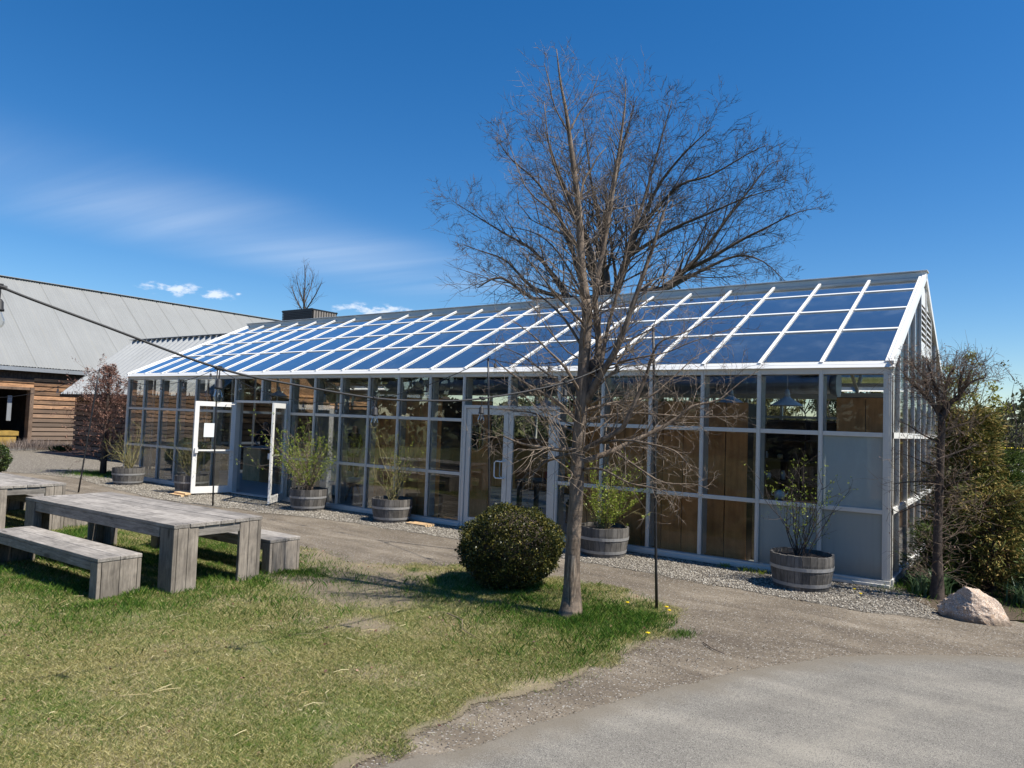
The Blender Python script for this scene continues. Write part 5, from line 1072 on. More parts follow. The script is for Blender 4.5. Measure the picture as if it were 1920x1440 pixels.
def shrub(loc, h, spread, n, leafn, leaf, lab, mat='bark_green', seed=1, dirbias=(0, 0), lsize=.024, r=.0065):
    t = thing('potted_willow', lab, 'shrub', (loc[0], loc[1], .39), group='young shrubs in the barrel planters')
    g_ = Grower(seed, .15, .04, (4, 3, 3)); g_.rmin = .0016; mb = MB(); R_ = g_.rnd
    for k in range(n):
        a = R_.uniform(0, 6.28); s = (R_.random() ** .6) * spread; d = Vector((s * math.cos(a) + dirbias[0], s * math.sin(a) + dirbias[1], 1.0)); p = Vector((R_.uniform(-.07, .07), R_.uniform(-.07, .07), 0))
        L = h * R_.uniform(.55, 1.08) * math.sqrt(1 + min(s, .5) ** 2); g_.shoot(mb, p, d, L, r * R_.uniform(.6, 1.2), 0, 2, 3.6, 6, .30)
        [g_.tips.append((p + d.normalized() * L * q_, p + d.normalized() * L * (q_ + .2))) for q_ in (.15, .35, .55, .75, .75) for _ in range(2)]
    mb.build('stems', M[mat], t)
    if leafn: leaves_on('leaves', [q for q in g_.tips if q[0].z > .06], leafn, lsize, M[leaf], t, 0, .35)
    return t
shrub(PL[0], 1.0, .85, 38, 300, 'willow_leaf', 'nearly bare olive stemmed shrub in the leftmost planter', 'bark_green', 2, (0, 0))
shrub(PL[1], 1.05, .75, 32, 300, 'willow_leaf', 'nearly bare shrub seen through the open door leaf glass', 'bark_green', 3, (0, 0))
shrub(PL[2], 1.42, 1.15, 52, 7000, 'willow_leaf', 'fullest yellow green shrub, spreading in front of the right open door leaf', 'bark_near', 4, (0, 0), .026)
shrub(PL[3], 1.32, .75, 30, 800, 'willow_leaf', 'sparse twiggy shrub with few buds left of the closed doors', 'bark_green', 5, (.06, 0))
shrub(PL[4], 1.0, 1.0, 38, 3400, 'willow_leaf', 'bright leafy shrub spreading to the right behind the tree trunk', 'bark_green', 6, (.26, 0), .03)
shrub(PL[5], 1.30, .62, 18, 650, 'willow_leaf', 'open shrub of few dark stems with small green leaves at the right corner', 'bark_dark', 7, (.02, 0), .028, .008)

# ------------------------------------------------------------------ right hand planting
def cone_bush(name, lab, loc, h, r0, mat, n, leaf, seed, fan=.9, lean=(0, 0), trunk=True, narrow=.35, droop=.2):
    t = thing(name, lab, 'shrub', loc); g_ = np.random.default_rng(seed)
    if trunk: MB().tube([(0, 0, 0), (lean[0] * .5, lean[1] * .5, h * .5), (lean[0], lean[1], h * .95)], [.05, .03, .01], 7).build('trunk', M['bark_dark'], t)
    # sprays: clusters of small scale-leaf cards, denser on the skin of an uneven mass
    nc = max(60, n // 45); zz = g_.random(nc) ** .85; a = g_.uniform(0, 6.283, nc); prof = np.where(zz < .25, .72 + 1.1 * zz, 1.0 - (zz - .25) * (1 - narrow) / .75)
    rr = r0 * prof * (0.45 + .55 * g_.random(nc) ** .35) * (1 + .22 * np.sin(a * 3 + zz * 9 + seed))
    C = np.stack([rr * np.cos(a) + lean[0] * zz, rr * np.sin(a) + lean[1] * zz, zz * h + .04], 1)
    Dc = np.stack([np.cos(a) * fan, np.sin(a) * fan, g_.uniform(.1, .9, nc) - droop], 1)
    i = g_.integers(0, nc, n); D = Dc[i] + g_.normal(0, .42, (n, 3)); u = g_.random((n, 1)) * .26
    Cc = C[i] + Dc[i] / np.linalg.norm(Dc[i], axis=1, keepdims=True) * (u - .13) + g_.normal(0, .035, (n, 3)); Cc[:, 2] = np.maximum(Cc[:, 2], .02)
    s = leaf * g_.uniform(.6, 1.5, n); card_mesh('foliage', Cc, D, s, s * .22, mat, t)
    mb = MB()
    for k in range(min(nc, 170)):
        p = Vector(C[k]) ; q = Vector((lean[0] * zz[k], lean[1] * zz[k], max(.05, zz[k] * h - .25))); mb.tube([q, q.lerp(p, .6) + Vector((0, 0, .03)), p + Vector(Dc[k]).normalized() * .12], [.008, .005, .002], 3, False)
    mb.build('branches', M['bark_dark'] if mat != M['cedar_leaf'] else M['twig_red'], t); return t
cone_bush('cedar_shrub', 'rusty brown and olive cedar bush behind the pruned tree', (.80, 1.25, 0), 2.35, .52, M['cedar_leaf'], 28000, .062, 5, .8, (.02, .0), True, .42, .35)
cone_bush('cedar_shrub', 'second rusty cedar bush filling in behind the light coloured boulder', (1.12, .75, 0), 1.35, .50, M['cedar_leaf'], 17000, .058, 8, .9, (0, 0), True, .5, .5)
cone_bush('conifer_shrub', 'green conifer squeezed between the cedar and the dark boxwood', (1.18, 1.6, 0), 1.75, .40, M['green_needle'], 13000, .055, 9, .8, (0, 0), True, .5, .2)
cone_bush('evergreen_shrub', 'low dark evergreen growing against the gable wall', (.50, .50, 0), .75, .28, M['green_needle'], 6500, .05, 14, .9, (0, 0), True, .5, .2)
cone_bush('boxwood_hedge_ball', 'dark glossy boxwood at the right picture edge', (1.95, 1.6, 0), .98, .52, M['box_leaf2'], 9000, .05, 10, 1.0, (0, 0), False, .75, 0)
cone_bush('boxwood_hedge_ball', 'lower dark leafy bush at the right picture edge near the boulder', (1.85, .35, 0), .62, .38, M['holly_leaf'], 5000, .05, 15, 1.0, (0, 0), False, .7, 0)
ht = thing('leafy_tree', 'loose dark green leafy tree at the right picture edge', 'tree', (2.35, 4.3, 0))
G6 = Grower(41, .16, .08, (4, 3, 3)); G6.rmin = .004; tr = MB(); tw = MB()
for dx, dy, L in ((-.1, 0, 3.0), (.2, .1, 3.3), (.55, .2, 3.2), (.05, -.3, 2.8), (-.25, .2, 2.6)):
    p = [Vector((0, 0, 0)), Vector((dx * .3, dy * .3, L * .35)), Vector((dx * .8, dy * .8, L * .7)), Vector((dx * 1.3, dy * 1.3, L))]; tr.tube(p, [.05, .04, .025, .008], 6)
    G6.along(tw, p, [.03] * 4, .40, .08, lambda f: .62 * (1.2 - .8 * f), 2, 3, (.5, 1.0), .15, .25)
tr.build('trunk', M['bark_dark'], ht, smooth=True); tw.build('branches', M['bark_dark'], ht); leaves_on('leaves', G6.tips, 8500, .05, M['holly_leaf'], ht, 0, .5)
def strap_clump(loc, n, h, lab):
    g_ = random.Random(int(loc[0] * 100) + n); mb = MB()
    for k in range(n):
        a = g_.uniform(0, 6.28); r_ = g_.uniform(0, .22); x, y = r_ * math.cos(a), r_ * math.sin(a); b = g_.uniform(0, 6.28); hh_ = h * g_.uniform(.5, 1.1); ln = hh_ * g_.uniform(.15, .9); w = .009; pts = []
        for j in range(4): t = j / 3; pts.append((x + math.cos(b) * ln * t * t, y + math.sin(b) * ln * t * t, hh_ * (t - .35 * t * t * ln / hh_)))
        q = []
        for j, p in enumerate(pts): ww = w * (1 - .85 * (j / 3) ** 2); q += [(p[0] - math.sin(b) * ww, p[1] + math.cos(b) * ww, p[2]), (p[0] + math.sin(b) * ww, p[1] - math.cos(b) * ww, p[2])]
        mb.add(q, [(0, 1, 3, 2), (2, 3, 5, 4), (4, 5, 7, 6)])
    o = mb.build('daffodil_clump', M['bulb_leaf']); o.location = loc; tag(o, lab, 'plant')
strap_clump((.48, -.05, .008), 260, .34, 'blue green strap leaves left of the pruned tree foot')
strap_clump((1.5, .1, .008), 260, .34, 'blue green strap leaves behind the boulder on its right')
strap_clump((1.75, -.3, .008), 160, .26, 'low strap leaves at the right picture edge beside the boulder')
P = np.concatenate([np.array([[a, b]] * 900) + rng.normal(0, .25, (900, 2)) for a, b in [(.35, .1), (1.9, -.35), (2.2, .2), (1.6, .3)]])
blades('weedy_grass', P, .03, .10, .006, M['lush'], 'weedy grass in the planting bed round the boulder', 'grass', 1.0, .01)

# boulder
def boulder():
    import bmesh
    bm = bmesh.new(); bmesh.ops.create_icosphere(bm, subdivisions=6, radius=1)
    planes = [(Vector(n).normalized(), d) for n, d in [((-.75, -.62, .25), .58), ((.55, -.62, .75), .66), ((.15, -.2, 1), .80), ((.95, -.1, .5), .80), ((-.2, -1, .1), .66), ((.4, .7, .6), .7), ((-.6, .5, .6), .62), ((-.95, 0, .5), .72), ((.25, -.9, .45), .64)]]
    for v in bm.verts:
        p = v.co.copy()
        for n, d in planes:
            e = p.dot(n) - d
            if e > 0: p -= n * e * .97
        q = p * 3.1; f = mnoise.fractal(q, 1.0, 2.1, 6) * .045 + abs(mnoise.noise(p * 5 + Vector((3, 1, 2)))) * -.05; p += p.normalized() * f
        v.co = Vector((p.x * .395 , p.y * .27, max(-.08, (p.z * .31 - p.x * .10) + .055)))
    me = bpy.data.meshes.new('boulder'); bm.to_mesh(me); bm.free()
    m = NT('granite'); v = m.coord('Object'); a = m.noise(v, 3.0, 6, .65, .8); f = m.noise(v, 60, 4, .7); sp = m.voro(v, 130, 'Color'); s_ = m.n('ShaderNodeSeparateColor'); m.l(sp, s_.inputs[0])
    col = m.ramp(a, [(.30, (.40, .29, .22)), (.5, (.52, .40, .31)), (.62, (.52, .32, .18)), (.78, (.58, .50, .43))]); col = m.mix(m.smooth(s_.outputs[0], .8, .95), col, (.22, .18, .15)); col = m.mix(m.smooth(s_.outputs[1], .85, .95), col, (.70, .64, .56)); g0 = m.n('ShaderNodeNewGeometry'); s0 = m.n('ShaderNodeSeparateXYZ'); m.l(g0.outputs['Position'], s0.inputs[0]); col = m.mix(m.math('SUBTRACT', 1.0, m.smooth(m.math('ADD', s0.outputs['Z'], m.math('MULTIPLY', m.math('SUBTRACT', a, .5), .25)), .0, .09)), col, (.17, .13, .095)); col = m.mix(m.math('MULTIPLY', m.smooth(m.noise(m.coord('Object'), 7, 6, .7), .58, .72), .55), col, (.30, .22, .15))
    me.materials.append(m.bsdf(col, .8, 0, .3, m.bump(m.math('ADD', m.math('MULTIPLY', a, 1.2), m.math('MULTIPLY', f, .35)), .9, .03)))
    o = bpy.data.objects.new('boulder', me); COL.objects.link(o); o.location = (1.02, -1.12, .0); o.rotation_euler = (0, R(4), R(8))
    tag(o, 'pale pinkish granite boulder at the edge of the drive', 'boulder')
boulder()
# background trees behind the glasshouse and at the right
def brush(name, lab, loc, h, wdt, mat, seed, leafm, leafn, lsz, grp=None, lv=2, n=9, r=.05):
    t = thing(name, lab, 'tree', loc, group=grp); g_ = Grower(seed, .14, .1, (3, 3, 3)); g_.rmin = .012; mb = MB(); tk = MB()
    for k in range(n):
        a = g_.rnd.uniform(0, 6.28); s = g_.rnd.uniform(.1, 1) * wdt * .25 / h * 2; g_.shoot(tk if k < 2 else mb, Vector((g_.rnd.uniform(-1, 1) * wdt * .12, g_.rnd.uniform(-1, 1) * wdt * .12, 0)), Vector((s * math.cos(a), s * math.sin(a), 1)), h * g_.rnd.uniform(.6, 1.0), r, 0, lv, 4.6, 6, .42)
    tk.build('trunk', mat, t); mb.build('branches', mat, t)
    if leafn: leaves_on('crown', g_.tips, leafn, lsz, leafm, t, 0, .8)
    return t
A = brush('brush_tree', '', (0, 0, 0), 4.4, 4.0, M['bark_far'], 51, M['brush_leaf'], 7000, .11)
B = brush('brush_tree', '', (0, 0, 0), 4.2, 5.0, M['bark_far'], 52, M['brush_leaf'], 8000, .11)
for o_ in (A, B): o_['group'] = 'brushy trees behind the glass building'
wherez = [(-3.4, 21, 'A', 'brushy tree seen through the top right panes, nearest the right corner'), (-4.6, 20, 'B', 'brushy tree seen through the glass over the dark shelves'), (-8, 23, 'A', 'brushy tree seen through glass behind the long plywood partition'), (-12.5, 26, 'B', 'brushy tree seen through the closed doors, far behind'),
          (-17.5, 27, 'A', 'brushy tree seen through glass behind the shop counter'), (-24, 30, 'B', 'brushy tree farthest left behind the glass building')]
ua = ub = False
for x, y, k, lb in wherez:
    src = A if k == 'A' else B
    if k == 'A' and not ua: ua = True; src.location = (x, y, 0); src['label'] = lb; continue
    if k == 'B' and not ub: ub = True; src.location = (x, y, 0); src['label'] = lb; continue
    dup(src, (x, y, 0), x, lb)
brush('willow_tree', 'lime yellow budding willow behind the rear gable corner', (-.6, 20.5, 0), 4.6, 3.0, M['bark_green'], 55, M['lime_leaf'], 5000, .10)
brush('bare_brush', 'greyish bare bushes beyond the pruned tree crown', (1.3, 9.5, 0), 2.7, 2.6, M['bark_far'], 56, M['brush_leaf'], 1400, .05, None, 2, 10, .03)
brush('bare_brush', 'grey bare bushes beside the leafy tree at the right edge', (2.4, 13.0, 0), 3.2, 3.2, M['bark_far'], 57, M['far_leaf'], 1200, .06, None, 2, 10, .03)
# far woodland belt reads as one mass
nb = 26000; a = rng.uniform(R(50), R(140), nb); rad = rng.uniform(62, 84, nb); hmax = 3.6 + 2.2 * np.sin(a * 17) * .5 + 1.5 * np.sin(a * 41 + 1)
C = np.stack([1.4 + rad * np.cos(a), -10.7 + rad * np.sin(a), rng.random(nb) * hmax], 1); s = rng.uniform(.35, .8, nb)
wl_o = card_mesh('woodland', C, rng.normal(size=(nb, 3)) + [0, 0, .5], s, s * .6, M['far_leaf']); tag(wl_o, 'distant belt of woodland closing the view at the right', 'woodland', kind='stuff')
# trees behind the photographer, which the glass walls mirror
nb = 16000; a = rng.uniform(R(185), R(355), nb); rad = rng.uniform(34, 48, nb); hm = 7.5 + 2.5 * np.sin(a * 9) + 1.6 * np.sin(a * 23 + 1)
C = np.stack([1.4 + rad * np.cos(a), -10.7 + rad * np.sin(a), rng.random(nb) ** .8 * hm], 1); s = rng.uniform(.5, 1.3, nb)
wl2 = card_mesh('woodland', C, rng.normal(size=(nb, 3)) + [0, 0, .5], s, s * .7, M['mirror_leaf']); tag(wl2, 'belt of trees behind the viewer, mirrored faintly in the glass', 'woodland', kind='stuff')
# ------------------------------------------------------------------ picnic tables and benches
def tmat(ax): return M['grey_wood_' + ax]
def make_table(lab):
    """origin at the centre; 3.52 long in x, 1.12 wide in y, 0.745 high"""
    t = thing('picnic_table', lab, 'table', group='heavy grey timber tables on the lawn'); L, Wd, H = 3.52, 1.14, .745
    mb = MB(); n = 6; w = Wd / n
    for k in range(n): e = random.uniform(-.006, .006); mb.box(-L / 2 + e, L / 2 + e, -Wd / 2 + k * w + .003, -Wd / 2 + (k + 1) * w - .003, H - .042 + random.uniform(0, .002), H + random.uniform(-.0015, .0015))
    mb.build('tabletop', tmat('x'), t, bevel=.004)
    sc2 = MB()
    for k in range(n):
        for sx in (-1, 0, 1):
            for o_ in (-.04, .04): sc2.lathe([(.0001, H + .0018), (.006, H + .0018), (.006, H + .0005)], 6, sx * (L / 2 - .06) if sx else .0, -Wd / 2 + (k + .5) * w + o_)
    sc2.build('screw_heads', M['black'], t)
    for s in (-1, 1):
        MB().box(-L / 2 + .29, L / 2 - .29, s * (Wd / 2 - .03) - .022, s * (Wd / 2 - .03) + .022, H - .16, H - .044).build('side_apron', tmat('x'), t, bevel=.006)
        MB().box(s * (L / 2 - .04) - .022, s * (L / 2 - .04) + .022, -Wd / 2 + .30, Wd / 2 - .30, H - .15, H - .044).build('end_apron', tmat('y'), t, bevel=.006)
    for sx in (-1, 1):
        for sy in (-1, 1):
            mb = MB(); x1 = sx * (L / 2 - .006); x0 = sx * (L / 2 - .27); xa, xb = min(x0, x1), max(x0, x1)
            y1 = sy * (Wd / 2 - .006)
            # each leg: outer plank with two planks on its flank (an L of boards)
            yo = (y1 - sy * .046, y1); mb.box(xa, xb, min(yo), max(yo), 0, H - .045)
            for q in range(2):
                yi = (y1 - sy * (.05 + .0 + q * .125), y1 - sy * (.05 + (q + 1) * .125 - .004)); xo = (x1, x1 - sx * .048); mb.box(min(xo), max(xo), min(yi), max(yi), 0, H - .045)
            mb.box(min(x1 - sx * .052, x0), max(x1 - sx * .052, x0), min(y1 - sy * .05, y1 - sy * .10), max(y1 - sy * .05, y1 - sy * .10), 0, H - .05)
            mb.build('leg', tmat('z'), t, bevel=.006)
    return t
def make_bench(lab, L=2.70):
    t = thing('bench', lab, 'bench', group='heavy grey timber benches on the lawn'); Wd, H = .47, .43
    mb = MB()
    for k in range(2): mb.box(-L / 2, L / 2, -Wd / 2 + k * Wd / 2 + .002, -Wd / 2 + (k + 1) * Wd / 2 - .002, H - .042, H + random.uniform(-.0015, .0015))
    mb.build('seat', tmat('x'), t, bevel=.006)
    for s in (-1, 1):
        MB().box(-L / 2 + .16, L / 2 - .16, s * (Wd / 2 - .026) - .02, s * (Wd / 2 - .026) + .02, H - .14, H - .044).build('side_apron', tmat('x'), t, bevel=.006)
        mb = MB(); x1 = s * (L / 2 - .005); xo = (x1, x1 - s * .048)
        for q in range(2): mb.box(min(xo), max(xo), -Wd / 2 + .048 + q * .1875 + .002, -Wd / 2 + .048 + (q + 1) * .1875 - .002, 0, H - .045)
        for sy in (-1, 1): yy = (sy * (Wd / 2 - .004), sy * (Wd / 2 - .044)); xx = (x1, x1 - s * .15); mb.box(min(xx), max(xx), min(yy), max(yy), 0, H - .046)
        mb.build('leg', tmat('z'), t, bevel=.006)
    return t
t1 = make_table('near grey timber table with knotty square legs, wholly in view'); t1.location = (-7.84, -5.80, 0); t1.rotation_euler = (0, 0, R(1.2))
t2 = dup(t1, (-12.98, -5.76, 0), R(.6), 'second grey timber table, cut by the left picture edge')
bn1 = make_bench('bench in front of the near table, closest to the camera', 2.68); bn1.location = (-7.71, -6.74, 0); bn1.rotation_euler = (0, 0, R(.4))
for loc, a, lb in (((-7.50, -4.80, 0), .8, 'bench behind the near table, toward the path'), ((-12.72, -4.92, 0), 0, 'bench behind the second table at the far left'), ((-12.95, -6.78, 0), 1, 'bench in front of the second table, mostly hidden at the left edge')):
    dup(bn1, loc, R(a), lb)

# ------------------------------------------------------------------ poles, cables, bulbs
def pole(lab, a, b, r=.016):
    t = thing('light_pole', lab, 'pole', (a[0], a[1], 0), group='black steel poles that carry the lights'); A_ = Vector((0, 0, -.05)); B_ = Vector((b[0] - a[0], b[1] - a[1], b[2]))
    n = 6; pts = [A_.lerp(B_, i / n) for i in range(n + 1)]
    MB().tube(pts, [r * 1.15] + [r] * (n - 1) + [r * .9], 8).build('shaft', M['black'], t, smooth=True)
    MB().tube([B_, B_ + Vector((.0, .0, .02)), B_ + Vector((.03, 0, .035)), B_ + Vector((.045, 0, .01))], .006, 5).build('hook', M['black'], t)
PR = Vector((-1.94, -3.25, 3.10)); PM = Vector((-5.26, -1.89, 2.95)); PLf = Vector((-12.58, -1.73, 2.91)); PF = Vector((-16.38, -2.35, 2.87))
pole('tall thin black pole at the right tip of the lawn', (-1.84, -3.19, 0), PR); pole('thin black pole behind the round boxwood, before the closed doors', (-5.15, -1.81, 0), PM)
pole('thin black pole in front of the open white door leaf', (-12.55, -1.68, 0), PLf); pole('leaning black pole beside the copper leaved tree', (-16.49, -2.59, 0), PF, .018)
def sag(a, b, s, n=16): return [a.lerp(b, i / n) - Vector((0, 0, 4 * s * (i / n) * (1 - i / n))) for i in range(n + 1)]
def cable(lab, pts, r): return tag(MB().tube(pts, r, 6).build('string_light_cable', M['rubber'], smooth=True), lab, 'cable')
def bulb(p, lab, s=1.0, grp='hanging string light bulbs', drop=.075):
    t = thing('string_light', lab, 'light bulb', p, group=grp)
    MB().tube([(0, 0, .012 * s), (0.003, 0, -drop * .5 * s), (0, 0, -drop * s)], .0045 * s, 5).box(-.012 * s, .012 * s, -.012 * s, .012 * s, -.004, .018 * s).build('lead', M['rubber'], t)
    z = -drop * s; MB().lathe([(.001, z + .002), (.012 * s, z), (.022 * s, z - .015 * s), (.024 * s, z - .055 * s), (.028 * s, z - .06 * s), (.028 * s, z - .072 * s), (.001, z - .074 * s)], 14).build('socket', M['rubber'], t, smooth=True)
    z -= .073 * s; MB().lathe([(.014 * s, z), (.018 * s, z - .012 * s), (.033 * s, z - .05 * s), (.034 * s, z - .068 * s), (.024 * s, z - .092 * s), (.008 * s, z - .102 * s), (.0005, z - .103 * s)], 16).build('glass_bulb', M['clear_bulb'], t, smooth=True)
    MB().tube([(0, .004 * s, z), (.008 * s, 0, z - .04 * s), (-.006 * s, 0, z - .06 * s), (0, -.004 * s, z)], .0016 * s, 4).build('filament', M['white_metal'], t)
    return t
KN = [(-3.18, -9.13, 2.64), (-3.15, -8.98, 2.59), (-3.07, -8.61, 2.48), (-2.93, -7.93, 2.28), (-2.81, -7.37, 2.20), (-2.68, -6.74, 2.14), (-2.58, -6.26, 2.145), (-2.46, -5.67, 2.19), (-2.24, -4.62, 2.40), (-2.07, -3.85, 2.70), (-1.94, -3.25, 3.10)]
pts, _ = catmull([(*KN[0][:1], KN[0][1], KN[0][2], 1)] + [(*k, 1) for k in KN[1:]], 4)
pts = [Vector((-3.42, -10.6, 3.12)), Vector((-3.33, -9.95, 2.90))] + pts
cable('thick black light cable crossing high from the left picture edge to the tall pole', pts, .0085)
for p, lb in (((-3.18, -9.13, 2.64), 'large clear bulb hanging at the left picture edge'), ((-2.93, -7.93, 2.28), 'large clear bulb over the pole at the open white door'), ((-2.68, -6.74, 2.14), 'clear bulb on the thick cable above the sparse planter'), ((-2.46, -5.67, 2.19), 'clear bulb on the thick cable over the closed left door leaf'), ((-2.24, -4.62, 2.40), 'clear bulb just left of the tree trunk'), ((-2.07, -3.85, 2.70), 'clear bulb among the branches near the tall pole')):
    b_ = bulb(p, lb, .92)
    c_ = MB().tube([(.0, -.03, .004), (.0, .03, -.004)], [.013, .013], 8).build('clamp', M['rubber'], b_)
def run(a, b, s, ts, cl, labs, r=.006):
    p = sag(a, b, s, 24); cable(cl, p, r)
    for t_, lb in zip(ts, labs):
        i = t_ * 24; k = min(int(i), 23); bulb(p[k].lerp(p[k + 1], i - k), lb, .92, 'small bulbs on the thin cables', .05)
run(PF + Vector((-6.5, -1.2, -.5)), PF, .45, [.30, .78], 'thin black light cable left of the leaning pole', ['small bulb hanging before the dark barn opening', 'small bulb just left of the leaning pole top'])
run(PF, PLf, .36, [.2, .38, .56, .74, .95], 'thin black light cable from the leaning pole to the door pole', ['small bulb above the copper leaved tree', 'small bulb before the leftmost glass bay', 'small bulb before the third glass bay', 'small bulb before the fifth glass bay', 'small bulb right at the door pole top'])
run(PLf, PM, .72, [.12, .26, .40, .53, .66, .83], 'thin black light cable sagging between the two middle poles', ['small bulb just right of the door pole', 'small bulb above the open doorway', 'small bulb above the right open door leaf', 'small bulb above the fullest shrub', 'small bulb above the sparse planter shrub', 'small bulb near the pole at the closed doors'])
run(PM, PR, .22, [.06, .45, .88], 'thin black light cable from the closed doors pole into the tree', ['small bulb just right of the closed doors pole', 'small bulb between the pole and the tree trunk', 'small bulb just left of the tall pole'])

# ------------------------------------------------------------------ barn at the left
XW = -34.40
bn = thing('timber_barn', 'long timber barn with horizontal brown siding and a grey corrugated metal roof', 'barn', (XW, 2, 0))
def L_(x, y, z): return (x - XW, y - 2, z)
def siding(mb, y0, y1, z0, z1, t=.065, hgt=.20, axis='y', X=0, sgn=1):
    z = z0; k = 0
    while z < z1 - .02:
        zt = min(z + hgt - .045, z1); y = y0
        while y < y1 - .01:
            ln = random.uniform(1.4, 3.6); ye = min(y + ln, y1); o = random.uniform(0, .012)
            if axis == 'y': a = (X, X + sgn * (t + o)); mb.box(min(a), max(a), y, ye - .004, z, zt)
            else: a = (X, X + sgn * (t + o)); mb.box(y, ye - .004, min(a), max(a), z, zt)
            y = ye
        z += hgt; k += 1
mb = MB(); siding(mb, -14, -5.0, .35, 3.15); siding(mb, -5.0, 1.40 + .0, 2.73, 3.15); siding(mb, 1.40, 26, .02, 3.15)
mb.build('siding', M['siding'], bn)
for y0, y1, z0, z1 in ((-14, -5.0, 0, 3.7), (-5.0, 1.40, 2.73, 3.7), (1.40, 30, 0, 3.7)): MB().box(-.16, -.006, y0, y1, z0, z1).build('wall_backing', M['bark_dark'], bn)
jm = MB().box(-.3, .09, 1.27, 1.42, 0.0, 2.73); jm.box(-.3, .075, -5.0, 1.26, 2.62, 2.728); jm.build('opening_frame', M['post_wood'], bn)
MB().box(-9.5, -9.3, -14, 4, 0, 3.6).box(-9.3, -.2, 2.3, 2.4, 0, 3.4).box(-9.3, -.2, -9, -8.9, 0, 3.4).build('inner_wall', M['bark_dark'], bn)
MB().box(-9.3, -.0, -9, 2.3, .01, .10).build('barn_floor', M['bark_dark'], bn)
def corr_sheet(P0, along, down, La, Ld, pitch, amp, name, mat, par, seam=None, gap=.02):
    """corrugated roofing: waves run down the slope"""
    al = Vector(along).normalized(); dn = Vector(down).normalized(); n = al.cross(dn).normalized()
    if n.z < 0: n = -n
    V = []; F = []; x = 0; step = pitch / 4; pts = []; k = 0
    while x <= La: 
        h = amp * math.sin(2 * math.pi * x / pitch)
        if seam:
            f = (x % seam) / seam
            if f < .05: h -= .05
        pts.append((x, h)); x += step
    for (x, h) in pts:
        a = Vector(P0) + al * x + n * h; V += [tuple(a), tuple(a + dn * Ld)]
    for i in range(len(pts) - 1): F.append((2 * i, 2 * i + 1, 2 * i + 3, 2 * i + 2))
    return npmesh(name, V, F, mat, par)
def metal_roof(name, c, rot, rough=.45):
    m = NT(name); v = m.coord('Object'); a = m.noise(m.coord('Object', (1, 1, 1)), .5, 5, .6); st = m.noise(m.coord('Object', (.25, 5, .25), rot), 1.3, 5, .65)
    col = m.mix(m.math('ADD', m.math('MULTIPLY', a, .5), m.math('MULTIPLY', st, .5)), tuple(q * .72 for q in c), tuple(q * 1.22 for q in c))
    return m.bsdf(col, rough, 0, .4)
M['galv_light'] = simple('dull_galvanised_flashing', (.34, .345, .35), .6)
M['barn_roof'] = metal_roof('weathered_corrugated_metal', (.25, .255, .25), (0, 0, 0)); M['shed_roof'] = metal_roof('pale_ribbed_metal', (.36, .37, .375), (0, 0, R(90)), .4)
eX, eZ, rX, rZ = .40, 3.63, -5.2, 8.22
dn = Vector((eX - rX, 0, eZ - rZ)); Ld = dn.length
corr_sheet((rX, -14, rZ), (0, 1, 0), dn, 42, Ld, .12, .014, 'corrugated_roof', M['barn_roof'], bn, seam=1.02)
o = corr_sheet((rX - .02, -14, rZ), (0, 1, 0), (-(eX - rX), 0, eZ - rZ), 42, Ld, .24, .012, 'rear_roof', M['barn_roof'], bn)
MB().beam((rX, -14, rZ + .03), (rX, 28, rZ + .03), .30, .02).build('ridge_flashing', M['galv_light'], bn)
MB().box(eX - .10, eX - .02, -14, 28, eZ - .20, eZ - .03).build('gutter', M['galv'], bn)
MB().box(.06, eX - .11, -14, 28, eZ - .14, eZ - .11).build('soffit', M['bark_dark'], bn)
tag(MB().box(-35.4, -34.62, -1.0, 2.95, .12, .60).box(-35.5, -34.58, -1.1, 3.02, .61, .80).build('bar_counter', M['yellow_wood']), 'yellow lumber counter inside the dark barn opening', 'counter')
tag(MB().box(-34.75, -34.71, 2.55, 2.72, 1.25, 2.35).build('hanging_sign', M['galv']), 'narrow pale strip hanging in the dark barn opening', 'sign')
tag(MB().box(-34.25, -33.9, -6, 3.5, .0, .12).build('threshold', M['concrete']), 'low concrete step along the barn opening', 'step')
# connector shed
sh_ = thing('connector_shed', 'lower timber shed with a pale ribbed metal roof between the barn and the glass building', 'shed', (-26, 5.8, 0))
SX0, SX1, SYE, SZE, SYR, SZR = -31.0, -20.25, 3.07, 2.47, 5.88, 4.93
SYB = 2 * SYR - SYE; WY = 3.62
def S_(x, y, z): return (x + 26, y - 5.8, z)
mb = MB(); siding(mb, -30.75 + 26, -20.4 + 26, .02, 2.5, axis='x', X=WY - 5.8, sgn=-1); mb.build('front_siding', M['siding_x'], sh_)
MB().box(-30.75 + 26, -20.4 + 26, WY + .002 - 5.8, WY + .12 - 5.8, 0, 2.75).build('front_wall', M['bark_dark'], sh_)
for X, sg in ((-30.75, -1), (-20.4, 1)):
    mb = MB(); siding(mb, WY - 5.8, 8.1 - 5.8, .02, 2.7, X=X + 26, sgn=sg); mb.build('end_siding', M['siding'], sh_)
    q = [(WY + .01, 0), (8.09, 0), (8.09, 2.72), (SYR, SZR - .2), (WY + .01, 2.72)]
    mb = MB(); mb.add([S_(X - sg * .003, y, z) for y, z in q] + [S_(X - sg * .10, y, z) for y, z in q], [(0, 1, 2, 3, 4), (9, 8, 7, 6, 5)] + [(i, (i + 1) % 5, 5 + (i + 1) % 5, 5 + i) for i in range(5)]); mb.build('end_gable', M['siding_x'], sh_)
